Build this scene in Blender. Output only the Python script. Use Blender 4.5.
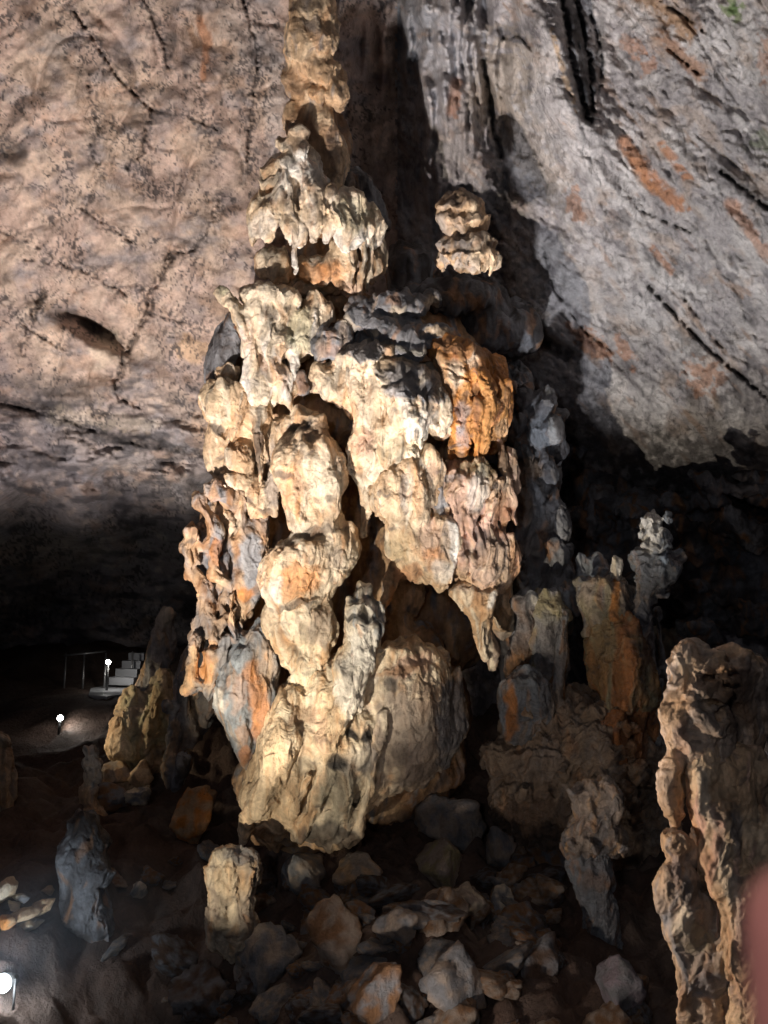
import bpy, math, random
import numpy as np
from mathutils import Vector, Matrix

for o in list(bpy.data.objects): bpy.data.objects.remove(o)
scene = bpy.context.scene
COL = scene.collection

# ------------------------------------------------------------------ camera
F = 769.0
CAM = np.array([0.0, 0.0, 4.5]); PITCH = math.radians(8)
RT = np.array([1.0, 0, 0]); FW = np.array([0, math.cos(PITCH), math.sin(PITCH)]); UP = np.array([0, -math.sin(PITCH), math.cos(PITCH)])
def at(px, py, D):
    return CAM + FW*D + RT*((px-384)/F*D) + UP*((512-py)/F*D)
def at_arr(px, py, D):
    px = np.asarray(px, float); py = np.asarray(py, float); D = np.asarray(D, float)
    return CAM + FW*D[:, None] + RT*((px-384)/F*D)[:, None] + UP*((512-py)/F*D)[:, None]
cd = bpy.data.cameras.new('camera'); cam = bpy.data.objects.new('camera', cd); COL.objects.link(cam)
cam.location = CAM; cam.rotation_euler = (math.radians(90)+PITCH, 0, 0)
cd.sensor_fit = 'HORIZONTAL'; cd.sensor_width = 24; cd.lens = F/768*24
cd.clip_start = 0.005; cd.clip_end = 200
cd.dof.use_dof = True; cd.dof.focus_distance = 9.0; cd.dof.aperture_fstop = 24.03/2.6   # a phone's small aperture (about 2.6 mm)
scene.camera = cam
vs = scene.view_settings
vs.view_transform = 'Standard'; vs.look = 'None'; vs.gamma = 1; vs.use_curve_mapping = False; vs.exposure = 0.3

# ------------------------------------------------------------------ world and lamps
w = bpy.data.worlds.new('world'); scene.world = w; w.use_nodes = True
w.node_tree.nodes['Background'].inputs[0].default_value = (0.55, 0.65, 1.0, 1)
w.node_tree.nodes['Background'].inputs[1].default_value = 0.012
def spot(name, p, target, power, color, angle, blend=0.4, r=0.08):
    ld = bpy.data.lights.new(name, 'SPOT'); ld.energy = power; ld.color = color; ld.spot_size = math.radians(angle)
    ld.spot_blend = blend; ld.shadow_soft_size = r
    o = bpy.data.objects.new(name, ld); COL.objects.link(o); o.location = p
    o.rotation_euler = (Vector(target)-Vector(p)).to_track_quat('-Z', 'Y').to_euler()
    return o
LP = np.array([-3.0, 3.3, 0.9])           # the show-cave floodlights on the ground at the lower left
spot('key_light', LP, at(340, 330, 9), 1750, (1.0, 0.87, 0.70), 62, 0.35, 0.03)
spot('low_key_light', LP+np.array([.15, .1, 0.1]), at(285, 730, 9), 700, (1.0, 0.85, 0.64), 30, 0.5, 0.03)
spot('left_wall_light', LP+np.array([-.3, 0, .1]), at(60, -60, 10), 2900, (1.0, 0.88, 0.85), 84, 0.6, 0.05)
spot('right_wall_light', np.array([0.1, 5.4, 1.2]), at(700, -60, 9), 1700, (0.95, 0.95, 1.0), 60, 0.75, 0.12)
spot('right_formation_light', at(60, 940, 4.2), at(720, 800, 5.2), 430, (1.0, 0.82, 0.68), 70, 0.8, 0.08)
spot('slope_fill_light', at(330, 1120, 4.6), at(560, 760, 9), 85, (1.0, 0.84, 0.72), 75, 0.9, 0.06)  # unseen spot added to brighten the mound and the rubble
spot('left_formation_light', at(-40, 690, 11.0), at(160, 725, 11.6), 150, (1.0, 0.82, 0.56), 50, 0.8, 0.1)
spot('added_fill_light', CAM+np.array([-1.2, -1.2, 0.9]), at(500, 700, 9), 130, (0.95, 0.93, 1.0), 110, 1.0, 0.15)  # fill added behind the camera to lift the hand and the dim areas

# ------------------------------------------------------------------ noise
_rng = np.random.RandomState(7)
PERM = _rng.permutation(512).astype(np.int64); PERM = np.concatenate([PERM, PERM, PERM])
VAL = _rng.uniform(-1, 1, 512)
_g = _rng.normal(size=(512, 3)); GR = _g/np.linalg.norm(_g, axis=1)[:, None]
def vn(x, y, z, seed=0):
    x, y, z = np.broadcast_arrays(np.asarray(x, float)+seed*17.13, np.asarray(y, float)+seed*5.71, np.asarray(z, float)+seed*9.37)
    xi = np.floor(x).astype(np.int64); yi = np.floor(y).astype(np.int64); zi = np.floor(z).astype(np.int64)
    xf = x-xi; yf = y-yi; zf = z-zi
    u = xf*xf*xf*(xf*(xf*6-15)+10); v = yf*yf*yf*(yf*(yf*6-15)+10); t = zf*zf*zf*(zf*(zf*6-15)+10)
    def h(i, j, k):
        g = GR[PERM[PERM[PERM[(xi+i) & 511]+((yi+j) & 511)]+((zi+k) & 511)]]
        return g[..., 0]*(xf-i)+g[..., 1]*(yf-j)+g[..., 2]*(zf-k)
    x0 = h(0, 0, 0)*(1-u)+h(1, 0, 0)*u; x1 = h(0, 1, 0)*(1-u)+h(1, 1, 0)*u
    x2 = h(0, 0, 1)*(1-u)+h(1, 0, 1)*u; x3 = h(0, 1, 1)*(1-u)+h(1, 1, 1)*u
    return ((x0*(1-v)+x1*v)*(1-t)+(x2*(1-v)+x3*v)*t)*1.9
def fbm(x, y, z, octs=4, seed=0, gain=0.5):
    a = 1.0; s = 0; tot = 0
    for i in range(octs):
        s = s+a*vn(x*2**i, y*2**i, z*2**i, seed+i*3); tot += a; a *= gain
    return s/tot
def ridge(x, y, z, octs=3, seed=0):      # thin creases: 0 in open areas, 1 on the crease
    s = 0; a = 1; tot = 0
    for i in range(octs):
        s = s+a*np.clip(1-np.abs(vn(x*2**i, y*2**i, z*2**i, seed+i*5))*5, 0, 1)**2; tot += a; a *= 0.6
    return s/tot
def sstep(a, b, x):
    t = np.clip((x-a)/(b-a), 0, 1); return t*t*(3-2*t)

# ------------------------------------------------------------------ colour zones
C = dict(cream=(.74, .57, .38), pale=(.79, .69, .53), orange=(.72, .29, .07), tan=(.62, .42, .25), grey=(.24, .25, .27),
         blue=(.30, .34, .38), dark=(.06, .055, .055), brown=(.30, .17, .09), white=(.86, .82, .74), olive=(.42, .37, .22),
         green=(.62, .62, .42), black=(.02, .02, .022), rust=(.50, .21, .08), mud=(.13, .085, .06), pink=(.66, .43, .32),
         wallpink=(.56, .43, .37), wallgrey=(.42, .40, .41), wallpale=(.60, .58, .58), taupe=(.42, .35, .29))
def paint(col, x, y, zones, seed=0, rough=0.5, nsc=14.0):
    n = None
    for q in zones:
        if q[0] == 'l':                                   # polyline: ('l', pts, width, colour, strength)
            _, pts, wd, c, st = q
            if n is None: n = fbm(x/nsc, y/nsc, 0*x, 3, seed+40)
            d = np.full(x.shape, 1e9)
            for (ax, ay), (bx, by) in zip(pts[:-1], pts[1:]):
                L = (bx-ax)**2+(by-ay)**2
                t = np.clip(((x-ax)*(bx-ax)+(y-ay)*(by-ay))/L, 0, 1)
                d = np.minimum(d, np.hypot(x+n*5-ax-t*(bx-ax), y+n*5-ay-t*(by-ay)))
            m = (1-sstep(wd*0.5, wd*1.3, d+n*wd*0.7))*st
        else:                                             # ellipse: (x, y, rx, ry, rot, colour, strength)
            cx, cy, rx, ry, rot, c, st = q
            if n is None: n = fbm(x/nsc, y/nsc, 0*x, 3, seed+40)
            a = math.radians(rot); ca, sa = math.cos(a), math.sin(a)
            dx = x-cx; dy = y-cy
            u = (dx*ca+dy*sa)/rx; v = (-dx*sa+dy*ca)/ry
            m = (1-sstep(0.65, 1.15, np.hypot(u, v)+n*rough))*st
        c = np.array(C[c] if isinstance(c, str) else c)
        col[:] = col*(1-m[:, None])+c[None, :]*m[:, None]

# ------------------------------------------------------------------ materials
def stone(name, rough=0.75, bump=0.7, scale=1.0, wet=0.0, speck=0.0, streak=0.25):
    m = bpy.data.materials.new(name); m.use_nodes = True; nt = m.node_tree; N = nt.nodes; L = nt.links
    b = N['Principled BSDF']
    at_ = N.new('ShaderNodeAttribute'); at_.attribute_name = 'Col'
    tc = N.new('ShaderNodeTexCoord')
    def noise(sc, det=6, mp=None, dist=0.0, ro=0.6):
        n = N.new('ShaderNodeTexNoise'); n.inputs['Scale'].default_value = sc*scale; n.inputs['Detail'].default_value = det
        n.inputs['Distortion'].default_value = dist; n.inputs['Roughness'].default_value = ro
        if mp:
            mm = N.new('ShaderNodeMapping'); mm.inputs['Scale'].default_value = mp
            L.new(tc.outputs['Object'], mm.inputs[0]); L.new(mm.outputs[0], n.inputs['Vector'])
        else: L.new(tc.outputs['Object'], n.inputs['Vector'])
        return n
    def ramp(src, p0, v0, p1, v1):
        r = N.new('ShaderNodeMapRange'); r.inputs[1].default_value = p0; r.inputs[2].default_value = p1
        r.inputs[3].default_value = v0; r.inputs[4].default_value = v1
        L.new(src, r.inputs[0]); return r.outputs[0]
    n1 = noise(3.5, 8); n2 = noise(9, 5, (1, 1, 0.16), 0.4); n3 = noise(22, 6, None, 0.3, 0.7)
    def mul(a, bb):
        x = N.new('ShaderNodeMath'); x.operation = 'MULTIPLY'; L.new(a, x.inputs[0]); L.new(bb, x.inputs[1]); return x.outputs[0]
    f = mul(ramp(n1.outputs[0], .3, 0.72, .7, 1.22), ramp(n2.outputs[0], .3, 1-streak, .7, 1+streak))
    f = mul(f, ramp(n3.outputs[0], .3, 0.8, .7, 1.15))
    if speck > 0:
        s1 = noise(9, 5, (1, 1, 0.7), 1.4, 0.55); s2 = noise(0.9, 3)
        sp = ramp(s1.outputs[0], 0.36, 0, 0.44, 1)
        mk = ramp(s2.outputs[0], 0.42, 0, 0.6, 1)
        mx = N.new('ShaderNodeMath'); mx.operation = 'MAXIMUM'; L.new(sp, mx.inputs[0]); L.new(mk, mx.inputs[1])
        f = mul(f, ramp(mx.outputs[0], 0, 1-speck, 1, 1))
    vm = N.new('ShaderNodeVectorMath'); vm.operation = 'SCALE'; L.new(at_.outputs['Color'], vm.inputs[0]); L.new(f, vm.inputs['Scale'])
    L.new(vm.outputs[0], b.inputs['Base Color'])
    b.inputs['Roughness'].default_value = rough
    if wet:
        L.new(ramp(n1.outputs[0], .35, rough, .6, max(0.12, rough-wet)), b.inputs['Roughness'])
        b.inputs['Specular IOR Level'].default_value = 0.7
    else: b.inputs['Specular IOR Level'].default_value = 0.3
    bp = N.new('ShaderNodeBump'); bp.inputs['Strength'].default_value = bump; bp.inputs['Distance'].default_value = 0.06
    ad = N.new('ShaderNodeMath'); ad.operation = 'ADD'; L.new(n3.outputs[0], ad.inputs[0]); L.new(n2.outputs[0], ad.inputs[1])
    ad2 = N.new('ShaderNodeMath'); ad2.operation = 'ADD'; L.new(ad.outputs[0], ad2.inputs[0]); L.new(n1.outputs[0], ad2.inputs[1])
    L.new(ad2.outputs[0], bp.inputs['Height']); L.new(bp.outputs[0], b.inputs['Normal'])
    return m
M_COL = stone('flowstone', 0.55, 0.55, 1.0, streak=0.3)
M_WALL_L = stone('left_wall_rock', 0.85, 0.5, 0.9, speck=0.3, streak=0.08)
M_WALL_R = stone('right_wall_rock', 0.8, 0.8, 0.8, speck=0.35, streak=0.12)
M_WET = stone('wet_flowstone', 0.42, 0.9, 1.1, wet=0.3, streak=0.25)
M_ROCK = stone('rubble_rock', 0.8, 0.8, 1.2, streak=0.1)
M_MUD = stone('cave_mud', 0.75, 0.9, 0.9, streak=0.0)
def plain(name, col, rough=0.6, emit=None, es=0, metal=0):
    m = bpy.data.materials.new(name); m.use_nodes = True; b = m.node_tree.nodes['Principled BSDF']
    n = m.node_tree.nodes.new('ShaderNodeTexNoise'); n.inputs['Scale'].default_value = 30
    mx = m.node_tree.nodes.new('ShaderNodeMix'); mx.data_type = 'RGBA'
    mx.inputs[6].default_value = (*[c*0.85 for c in col], 1); mx.inputs[7].default_value = (*col, 1)
    m.node_tree.links.new(n.outputs[0], mx.inputs[0]); m.node_tree.links.new(mx.outputs[2], b.inputs['Base Color'])
    b.inputs['Roughness'].default_value = rough; b.inputs['Metallic'].default_value = metal
    if emit: b.inputs['Emission Color'].default_value = (*emit, 1); b.inputs['Emission Strength'].default_value = es
    return m

# ------------------------------------------------------------------ object helpers
def tag(o, label=None, cat=None, group=None, kind=None):
    if label: o['label'] = label
    if cat: o['category'] = cat
    if group: o['group'] = group
    if kind: o['kind'] = kind
    return o
def root(name, loc, label, cat, group=None):
    o = bpy.data.objects.new(name, None); COL.objects.link(o); o.location = loc; o.empty_display_size = 0.2
    return tag(o, label, cat, group)
def mesh_obj(name, V, Fc, mat, parent=None, col=None, smooth=True, origin=None):
    V = np.asarray(V, float)
    if parent is not None: V = V-np.array(parent.matrix_basis.translation)
    if origin is not None: V = V-np.array(origin)
    me = bpy.data.meshes.new(name)
    if isinstance(Fc, np.ndarray):
        nv, nf, k = len(V), len(Fc), Fc.shape[1]
        me.vertices.add(nv); me.vertices.foreach_set('co', V.astype(np.float32).ravel())
        me.loops.add(nf*k); me.loops.foreach_set('vertex_index', Fc.astype(np.int32).ravel())
        me.polygons.add(nf); me.polygons.foreach_set('loop_start', np.arange(0, nf*k, k, dtype=np.int32))
        me.update(calc_edges=True)
    else:
        me.from_pydata([tuple(v) for v in V], [], [tuple(f) for f in Fc])
    if smooth: me.polygons.foreach_set('use_smooth', np.ones(len(me.polygons), dtype=bool))
    if col is not None:
        ca = me.color_attributes.new('Col', 'FLOAT_COLOR', 'POINT')
        c4 = np.ones((len(V), 4), np.float32); c4[:, :3] = np.clip(col, 0, 1); ca.data.foreach_set('color', c4.ravel())
    me.materials.append(mat)
    o = bpy.data.objects.new(name, me); COL.objects.link(o)
    if parent is not None: o.parent = parent
    if origin is not None: o.location = origin
    return o

# ------------------------------------------------------------------ implicit sculpting: x right, y down, z away, in units of one photo pixel at the thing's own distance
def e(x, y, rx, ry, z=0, rz=None, rot=0, k=6, s=1):
    return ('e', x, y, z, rx, ry, rz if rz else (rx+ry)*0.45, rot, k, s)
def ch(pts, k=5, s=1):
    return ('c', pts, k, s)
def hole(x, y, rx, ry, z=-60, rz=80, rot=0, k=5):
    return ('e', x, y, z, rx, ry, rz, rot, k, -1)
def skirt(x, y, w, h, z, d, n, drop, seed=0, r=None, k=3, cap=True):
    """a mushroom-shaped cap from which n rounded flutes hang down around its front and sides"""
    rr = random.Random(seed); out = []
    if cap: out.append(e(x, y, w, h, z, d, k=5))
    for i in range(n):
        a = math.pi*(1.08*(i+0.5)/n-0.04)+rr.uniform(-.08, .08)
        cx = x-math.cos(a)*w*0.86; cz = z-math.sin(a)*d*0.86
        R = (r or w*1.9/n)*rr.uniform(.75, 1.2); L = drop*rr.uniform(.55, 1.15)
        out.append(ch([(x-math.cos(a)*w*.55, y-h*.35, z-math.sin(a)*d*.55, R*.8), (cx, y+h*.15, cz, R),
                       (cx+rr.uniform(-2, 2), y+h*.3+L*.5, cz+2, R*.75), (cx+rr.uniform(-3, 3), y+h*.3+L, cz+5, R*.3)], k))
    return out
def bounds(p):
    if p[0] == 'e':
        _, x, y, z, rx, ry, rz, rot, k, s = p
        R = max(rx, ry) if rot else None
        ax, ay = (R, R) if R else (rx, ry)
        return (x-ax, y-ay, z-rz, x+ax, y+ay, z+rz)
    P = np.array(p[1]); return (*(P[:, :3]-P[:, 3:]).min(0), *(P[:, :3]+P[:, 3:]).max(0))
def sdf(p, X, Y, Z):
    if p[0] == 'e':
        _, x, y, z, rx, ry, rz, rot, k, s = p
        dx = X-x; dy = Y-y; dz = Z-z
        if rot:
            a = math.radians(rot); u = dx*math.cos(a)+dy*math.sin(a); v = -dx*math.sin(a)+dy*math.cos(a); dx, dy = u, v
        k0 = np.sqrt((dx/rx)**2+(dy/ry)**2+(dz/rz)**2); k1 = np.sqrt((dx/rx**2)**2+(dy/ry**2)**2+(dz/rz**2)**2)+1e-6
        return k0*(k0-1)/k1
    d = None
    for a, b in zip(p[1][:-1], p[1][1:]):
        ax, ay, az, ar = a; bx, by, bz, br = b
        L = (bx-ax)**2+(by-ay)**2+(bz-az)**2+1e-6
        t = np.clip(((X-ax)*(bx-ax)+(Y-ay)*(by-ay)+(Z-az)*(bz-az))/L, 0, 1)
        q = np.sqrt((X-ax-t*(bx-ax))**2+(Y-ay-t*(by-ay))**2+(Z-az-t*(bz-az))**2)-(ar+(br-ar)*t)
        d = q if d is None else np.minimum(d, q)
    return d
def surface_nets(f):
    s = f < 0
    nx, ny, nz = f.shape
    cs = [(i, j, k) for i in (0, 1) for j in (0, 1) for k in (0, 1)]
    cnt = np.zeros((nx-1, ny-1, nz-1), np.int8)
    for i, j, k in cs: cnt += s[i:nx-1+i, j:ny-1+j, k:nz-1+k]
    act = (cnt > 0) & (cnt < 8)
    idx = np.argwhere(act); vid = np.full(act.shape, -1, np.int32); vid[act] = np.arange(len(idx))
    acc = np.zeros((len(idx), 3)); n = np.zeros(len(idx))
    g = {c: f[idx[:, 0]+c[0], idx[:, 1]+c[1], idx[:, 2]+c[2]].astype(float) for c in cs}
    for c in cs:
        for a in range(3):
            if c[a] == 1: continue
            c2 = list(c); c2[a] = 1; c2 = tuple(c2)
            A, B = g[c], g[c2]; x = (A < 0) != (B < 0)
            t = np.where(x, A/np.where(x, A-B, 1), 0)
            p = np.zeros((len(idx), 3)); p[:] = c; p[:, a] = t
            acc += p*x[:, None]; n += x
    V = idx+acc/np.maximum(n, 1)[:, None]
    Fs = []
    for a in range(3):
        b, c = (a+1) % 3, (a+2) % 3
        sl0 = [slice(None)]*3; sl1 = [slice(None)]*3; sl0[a] = slice(0, -1); sl1[a] = slice(1, None)
        A = s[tuple(sl0)]; B = s[tuple(sl1)]
        X = np.argwhere(A != B)
        X = X[(X[:, b] > 0) & (X[:, c] > 0) & (X[:, b] < f.shape[b]-1) & (X[:, c] < f.shape[c]-1)]
        ins = A[X[:, 0], X[:, 1], X[:, 2]]
        def v(db, dc):
            Y = X.copy(); Y[:, b] -= db; Y[:, c] -= dc; return vid[Y[:, 0], Y[:, 1], Y[:, 2]]
        q = np.stack([v(1, 1), v(0, 1), v(0, 0), v(1, 0)], 1)
        q[~ins] = q[~ins][:, ::-1]
        Fs.append(q)
    return V, np.concatenate(Fs)
def vnormals(V, Q):
    n = np.cross(V[Q[:, 2]]-V[Q[:, 0]], V[Q[:, 3]]-V[Q[:, 1]])
    N = np.zeros_like(V)
    for i in range(4):
        for a in range(3): N[:, a] += np.bincount(Q[:, i], n[:, a], len(V))
    return N/np.maximum(np.linalg.norm(N, axis=1), 1e-9)[:, None]
PN = [0]; MIST = 0.13
def sculpt(name, prims, D, mat, parent=None, base=('cream', 'pale', 'tan'), zones=(), step=1.3, lump=3.0, flute=1.2, crease=1.2, led=0.0, sc=1.0,
           label=None, cat=None, group=None, warp=3.0, grime=0.5, sag=1.0, rough=0.45, mott=0.6):
    PN[0] += 1; seed = PN[0]
    B = np.array([bounds(p) for p in prims if p[-1] > 0])
    lo = B[:, :3].min(0)-6-warp; hi = B[:, 3:].max(0)+6+warp
    n = np.ceil((hi-lo)/step).astype(int)+1
    ax = [(lo[i]+np.arange(n[i])*step).astype(np.float32) for i in range(3)]
    f = np.full(tuple(n), 1e3, np.float32)
    for p in prims:
        k = p[-2]; b = bounds(p); pad = k+warp+4*step
        i0 = [max(0, int((b[i]-pad-lo[i])/step)) for i in range(3)]; i1 = [min(n[i], int((b[3+i]+pad-lo[i])/step)+2) for i in range(3)]
        if any(i1[i] <= i0[i] for i in range(3)): continue
        X = ax[0][i0[0]:i1[0], None, None]; Y = ax[1][None, i0[1]:i1[1], None]; Z = ax[2][None, None, i0[2]:i1[2]]
        if warp:     # bend space a little so that no lump stays a clean ellipsoid
            w1 = warp*np.sin(Y/13.0+Z/21.0+seed)*np.cos(X/17.0+seed*2); w2 = warp*np.sin(X/12.0+Z/15.0+seed*3)*np.cos(Y/19.0)
            X = X+w1; Y = Y+w2
        d = sdf(p, X, Y, Z).astype(np.float32)
        sub = f[i0[0]:i1[0], i0[1]:i1[1], i0[2]:i1[2]]
        if p[-1] > 0:
            h = np.clip(0.5+0.5*(sub-d)/k, 0, 1); sub[:] = sub*(1-h)+d*h-k*h*(1-h)
        else:
            h = np.clip(0.5-0.5*(sub+d)/k, 0, 1); sub[:] = sub*(1-h)-d*h+k*h*(1-h)
    f[0] = f[-1] = 5; f[:, 0] = f[:, -1] = 5; f[:, :, 0] = f[:, :, -1] = 5
    V, Q = surface_nets(f)
    V = V*step+lo
    N = vnormals(V, Q)
    x, y, z = V.T
    xs, ys, zs = x/sc, y/sc, z/sc
    # folds: shift the surface sideways and let it sag in scallops
    W = np.stack([3.2*fbm(xs/18, ys/22, zs/18, 2, seed+31), 4.5*sag*vn(xs/9, ys/45, zs/9, seed+32)+3*fbm(xs/22, ys/14, zs/22, 2, seed+33), 3.2*fbm(xs/16, ys/20, zs/16, 2, seed+34)], 1)*sc
    wob = fbm(xs/30, ys/40, zs/30, 2, seed)*9
    side = np.clip(1-np.abs(N[:, 1])*0.8, 0.1, 1)
    d = lump*fbm(xs/21, ys/30, zs/21, 3, seed, .42)
    fl = vn((xs+wob)/5.0, ys/60, zs/5.0, seed+2)*0.65+vn((xs+wob)/2.4, ys/30, zs/2.4, seed+3)*0.35
    d = d+1.5*flute*fl*side
    cr = ridge((xs+wob)/26, ys/34, zs/26, 3, seed+4); d = d-crease*1.8*cr
    if led: d = d+led*vn((xs)/22, (ys+wob)/5.0, zs/22, seed+9)
    d = d+0.6*vn(xs/2.2, ys/2.6, zs/2.2, seed+8)
    rm = rough*sstep(-.25, .35, fbm(xs/38, ys/50, zs/38, 2, seed+24))
    cr2 = ridge((xs+wob*.5)/10, ys/13, zs/10, 2, seed+21)*rm
    d = d-1.9*cr2+0.8*rm*fbm(xs/6, ys/8, zs/6, 2, seed+22)
    V2 = V+N*(d*sc)[:, None]+W
    c0, c1, c2 = [np.array(C[c] if isinstance(c, str) else c) for c in base]
    m1 = sstep(-.35, .35, fbm(xs/34, ys/60, zs/34, 3, seed+11))[:, None]; m2 = sstep(0.05, .5, fbm((xs+wob)/11, ys/70, zs/11, 3, seed+14))[:, None]
    col = c0*(1-m1)+c1*m1; col = col*(1-m2)+c2*m2
    m = (sstep(.22, .5, fbm((xs+wob)/15, ys/8, zs/15, 4, seed+51))*mott)[:, None]; col = col*(1-m)+np.array([.13, .115, .11])*m
    m = (sstep(.15, .5, fbm((xs+wob)/13, ys/30, zs/13, 3, seed+52))*mott*.7)[:, None]; col = col*(1-m)+np.array([.58, .29, .12])*m
    paint(col, x, y, zones, seed)
    st = sstep(0.0, .55, fbm((xs+wob)/4, ys/45, zs/4, 3, seed+17))[:, None]*0.6     # mineral streaks
    col = col*(1-st)+col*np.array([.62, .60, .60])*st
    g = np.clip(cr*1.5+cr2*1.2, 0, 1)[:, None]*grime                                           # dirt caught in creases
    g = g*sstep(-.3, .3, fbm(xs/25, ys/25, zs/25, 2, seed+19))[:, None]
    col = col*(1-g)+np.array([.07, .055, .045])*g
    P = at_arr(V2[:, 0], V2[:, 1], D+V2[:, 2]*D/F)
    org = None
    if parent is None:
        b = B.mean(0); lowpt = P[P[:, 2].argmin()]; org = np.array([P[:, 0].mean(), P[:, 1].mean(), lowpt[2]])
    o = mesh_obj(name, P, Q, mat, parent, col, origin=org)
    if label: tag(o, label, cat, group)
    elif label is None and parent is not None and cat: pass
    return o

# ------------------------------------------------------------------ ground
PATH_Z = at(112, 690, 16)[2]
def floor_z(x, y):
    x = np.asarray(x, float); y = np.asarray(y, float)
    z = -0.1+0.19*y+0.5*fbm(x/2.6, y/2.6, 0*x, 4, 3)+0.10*fbm(x/.5, y/.5, 0*x, 3, 5)
    z = z-1.2*np.exp(-((x+2.2)**2/1.6+(y-6.5)**2/4))
    z = z+0.22*np.abs(fbm(x/.9, y/.9, 0*x, 3, 6))*2-0.12*ridge(x/.8, y/.8, 0*x, 2, 7)
    k = np.exp(-(((x+5.6)/1.9)**2+((y-16.2)/2.4)**2)**2)      # the levelled terrace of the visitor path
    return z*(1-k)+(PATH_Z-.03)*k
def ground(px, py):                        # point of the floor seen at this pixel
    d = at(px, py, 1.0)-CAM
    t = np.linspace(3, 40, 1500); P = CAM+d*t[:, None]
    h = P[:, 2]-floor_z(P[:, 0], P[:, 1]); i = np.argmax(h < 0)
    if h[i] >= 0: i = -1
    return P[i], t[i]

# ------------------------------------------------------------------ cave walls
def bump1(x, c, w): return np.exp(-((x-c)/w)**2)
def wall_depth(px, py):
    D = 11.9-0.0038*(520-py)-0.0022*np.clip(380-px, 0, 900)
    r = np.clip(px-470, 0, 900)
    D = D-0.0085*r*(0.55+0.45*sstep(500, 0, py))
    D = D+1.2*bump1(px+0.05*py, 400, 45)*sstep(420, 100, py)          # the recess behind the column
    D = D-1.3*bump1(px-0.10*py, 440, 34)*sstep(300, 30, py)           # the draped rib between the two shadows
    D = D-1.1*bump1(px-0.25*py, 535, 40)*sstep(330, 60, py)
    lw = sstep(440, 620, py+0.12*(px-200)+25*vn(px/60, py/60, 0*px, 71))
    D = D+8*lw*sstep(480, 350, px)+3.0*sstep(400, 560, py)*sstep(430, 560, px)
    # broad relief, stretched along the strata (they fall to the lower right)
    a = math.radians(48); u = px*math.cos(a)+py*math.sin(a); v = -px*math.sin(a)+py*math.cos(a)
    right = sstep(380, 520, px)
    D = D+right*(0.38*fbm(u/200, v/90, 0*u, 3, 21)+0.09*fbm(u/36, v/20, 0*u, 4, 23)+0.10*ridge(u/260, v/90, 0*u, 2, 25))
    a = math.radians(-38); u = px*math.cos(a)+py*math.sin(a); v = -px*math.sin(a)+py*math.cos(a)
    left = 1-right
    D = D+left*(0.45*fbm(u/190, v/90, 0*u, 4, 31)+0.10*fbm(px/30, py/30, 0*u, 4, 33)+0.12*ridge(u/150, v/110, 0*u, 2, 35))
    D = D+left*0.5*sstep(360, 470, py)*fbm(px/50, py/22, 0*u, 4, 37)
    # vertical drapery in the middle
    mid = bump1(px, 440, 75)*sstep(330, 80, py)
    D = D+mid*0.35*vn(px/8+vn(px/30, py/40, 0*px+.3, 3)*.6, py/70, 0*px+.4, 41)+mid*0.4*fbm(px/20, py/34, 0*px, 3, 42)
    return D
CR = [  # cracks and gouges of the left wall: (points, width, depth)
    ([(64, -5), (119, 79), (152, 110)], 1.6, .10), ([(171, 253), (152, 290), (149, 314), (127, 351), (116, 382), (119, 398), (141, 409)], 2.2, .14),
    ([(171, 253), (190, 252), (208, 232), (220, 200)], 1.5, .08), ([(90, 88), (99, 127), (90, 149), (103, 176)], 1.4, .07),
    ([(26, 259), (79, 268), (123, 292), (145, 290)], 1.8, .08), ([(143, -5), (162, 40), (168, 66)], 1.8, .08),
    ([(242, -5), (259, 57), (250, 132), (247, 168)], 1.6, .10), ([(152, 110), (143, 150), (128, 168)], 1.8, .08),
    ([(84, 210), (132, 242)], 1.6, .08), ([(44, 290), (22, 351)], 3, .12), ([(152, 110), (190, 118), (215, 128)], 1.5, .06),
    ([(150, 314), (175, 320), (205, 330)], 1.0, .04), ([(0, 300), (30, 330), (64, 350)], 1.4, .07), ([(0, 402), (60, 418), (120, 440), (200, 455)], 2.6, .10),
    ([(0, 232), (28, 240), (60, 262)], 1.5, .06), ([(200, 88), (207, 140), (216, 165)], 1.2, .05)]
CRR = [([(504, 299), (539, 338), (570, 356)], 5, .5), ([(543, 246), (554, 290), (587, 334), (612, 351)], 1.6, .12),
       ([(649, 286), (706, 347), (768, 398)], 2.4, .2), ([(685, 300), (725, 352)], 2.0, .1), ([(561, -5), (572, 60), (587, 118)], 3.0, .25),
       ([(575, -5), (590, 60), (592, 110)], 2.2, .2), ([(590, 10), (603, 60), (600, 90)], 1.6, .1), ([(720, 170), (768, 208)], 2.5, .15), ([(640, 210), (690, 232)], 1.4, .1),
       ([(500, 95), (520, 130), (545, 170)], 1.2, .08), ([(503, 38), (520, 36), (530, 48)], 2, .12), ([(484, 60), (492, 120), (500, 155)], 3.0, .3),  # last groove darkens the wall where the small cone's shadow falls
       ([(660, 2), (690, 20), (704, 32)], 1.6, .1), ([(670, 50), (700, 75)], 2.0, .1)]
def seg_d(x, y, pts, seed):
    n = vn(x/9, y/9, 0*x, seed)*3+vn(x/3.5, y/3.5, 0*x, seed+1)*1.2; d = np.full(x.shape, 1e9)
    for (ax, ay), (bx, by) in zip(pts[:-1], pts[1:]):
        t = np.clip(((x-ax)*(bx-ax)+(y-ay)*(by-ay))/((bx-ax)**2+(by-ay)**2), 0, 1)
        d = np.minimum(d, np.hypot(x+n-ax-t*(bx-ax), y+n-ay-t*(by-ay)))
    return d
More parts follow.
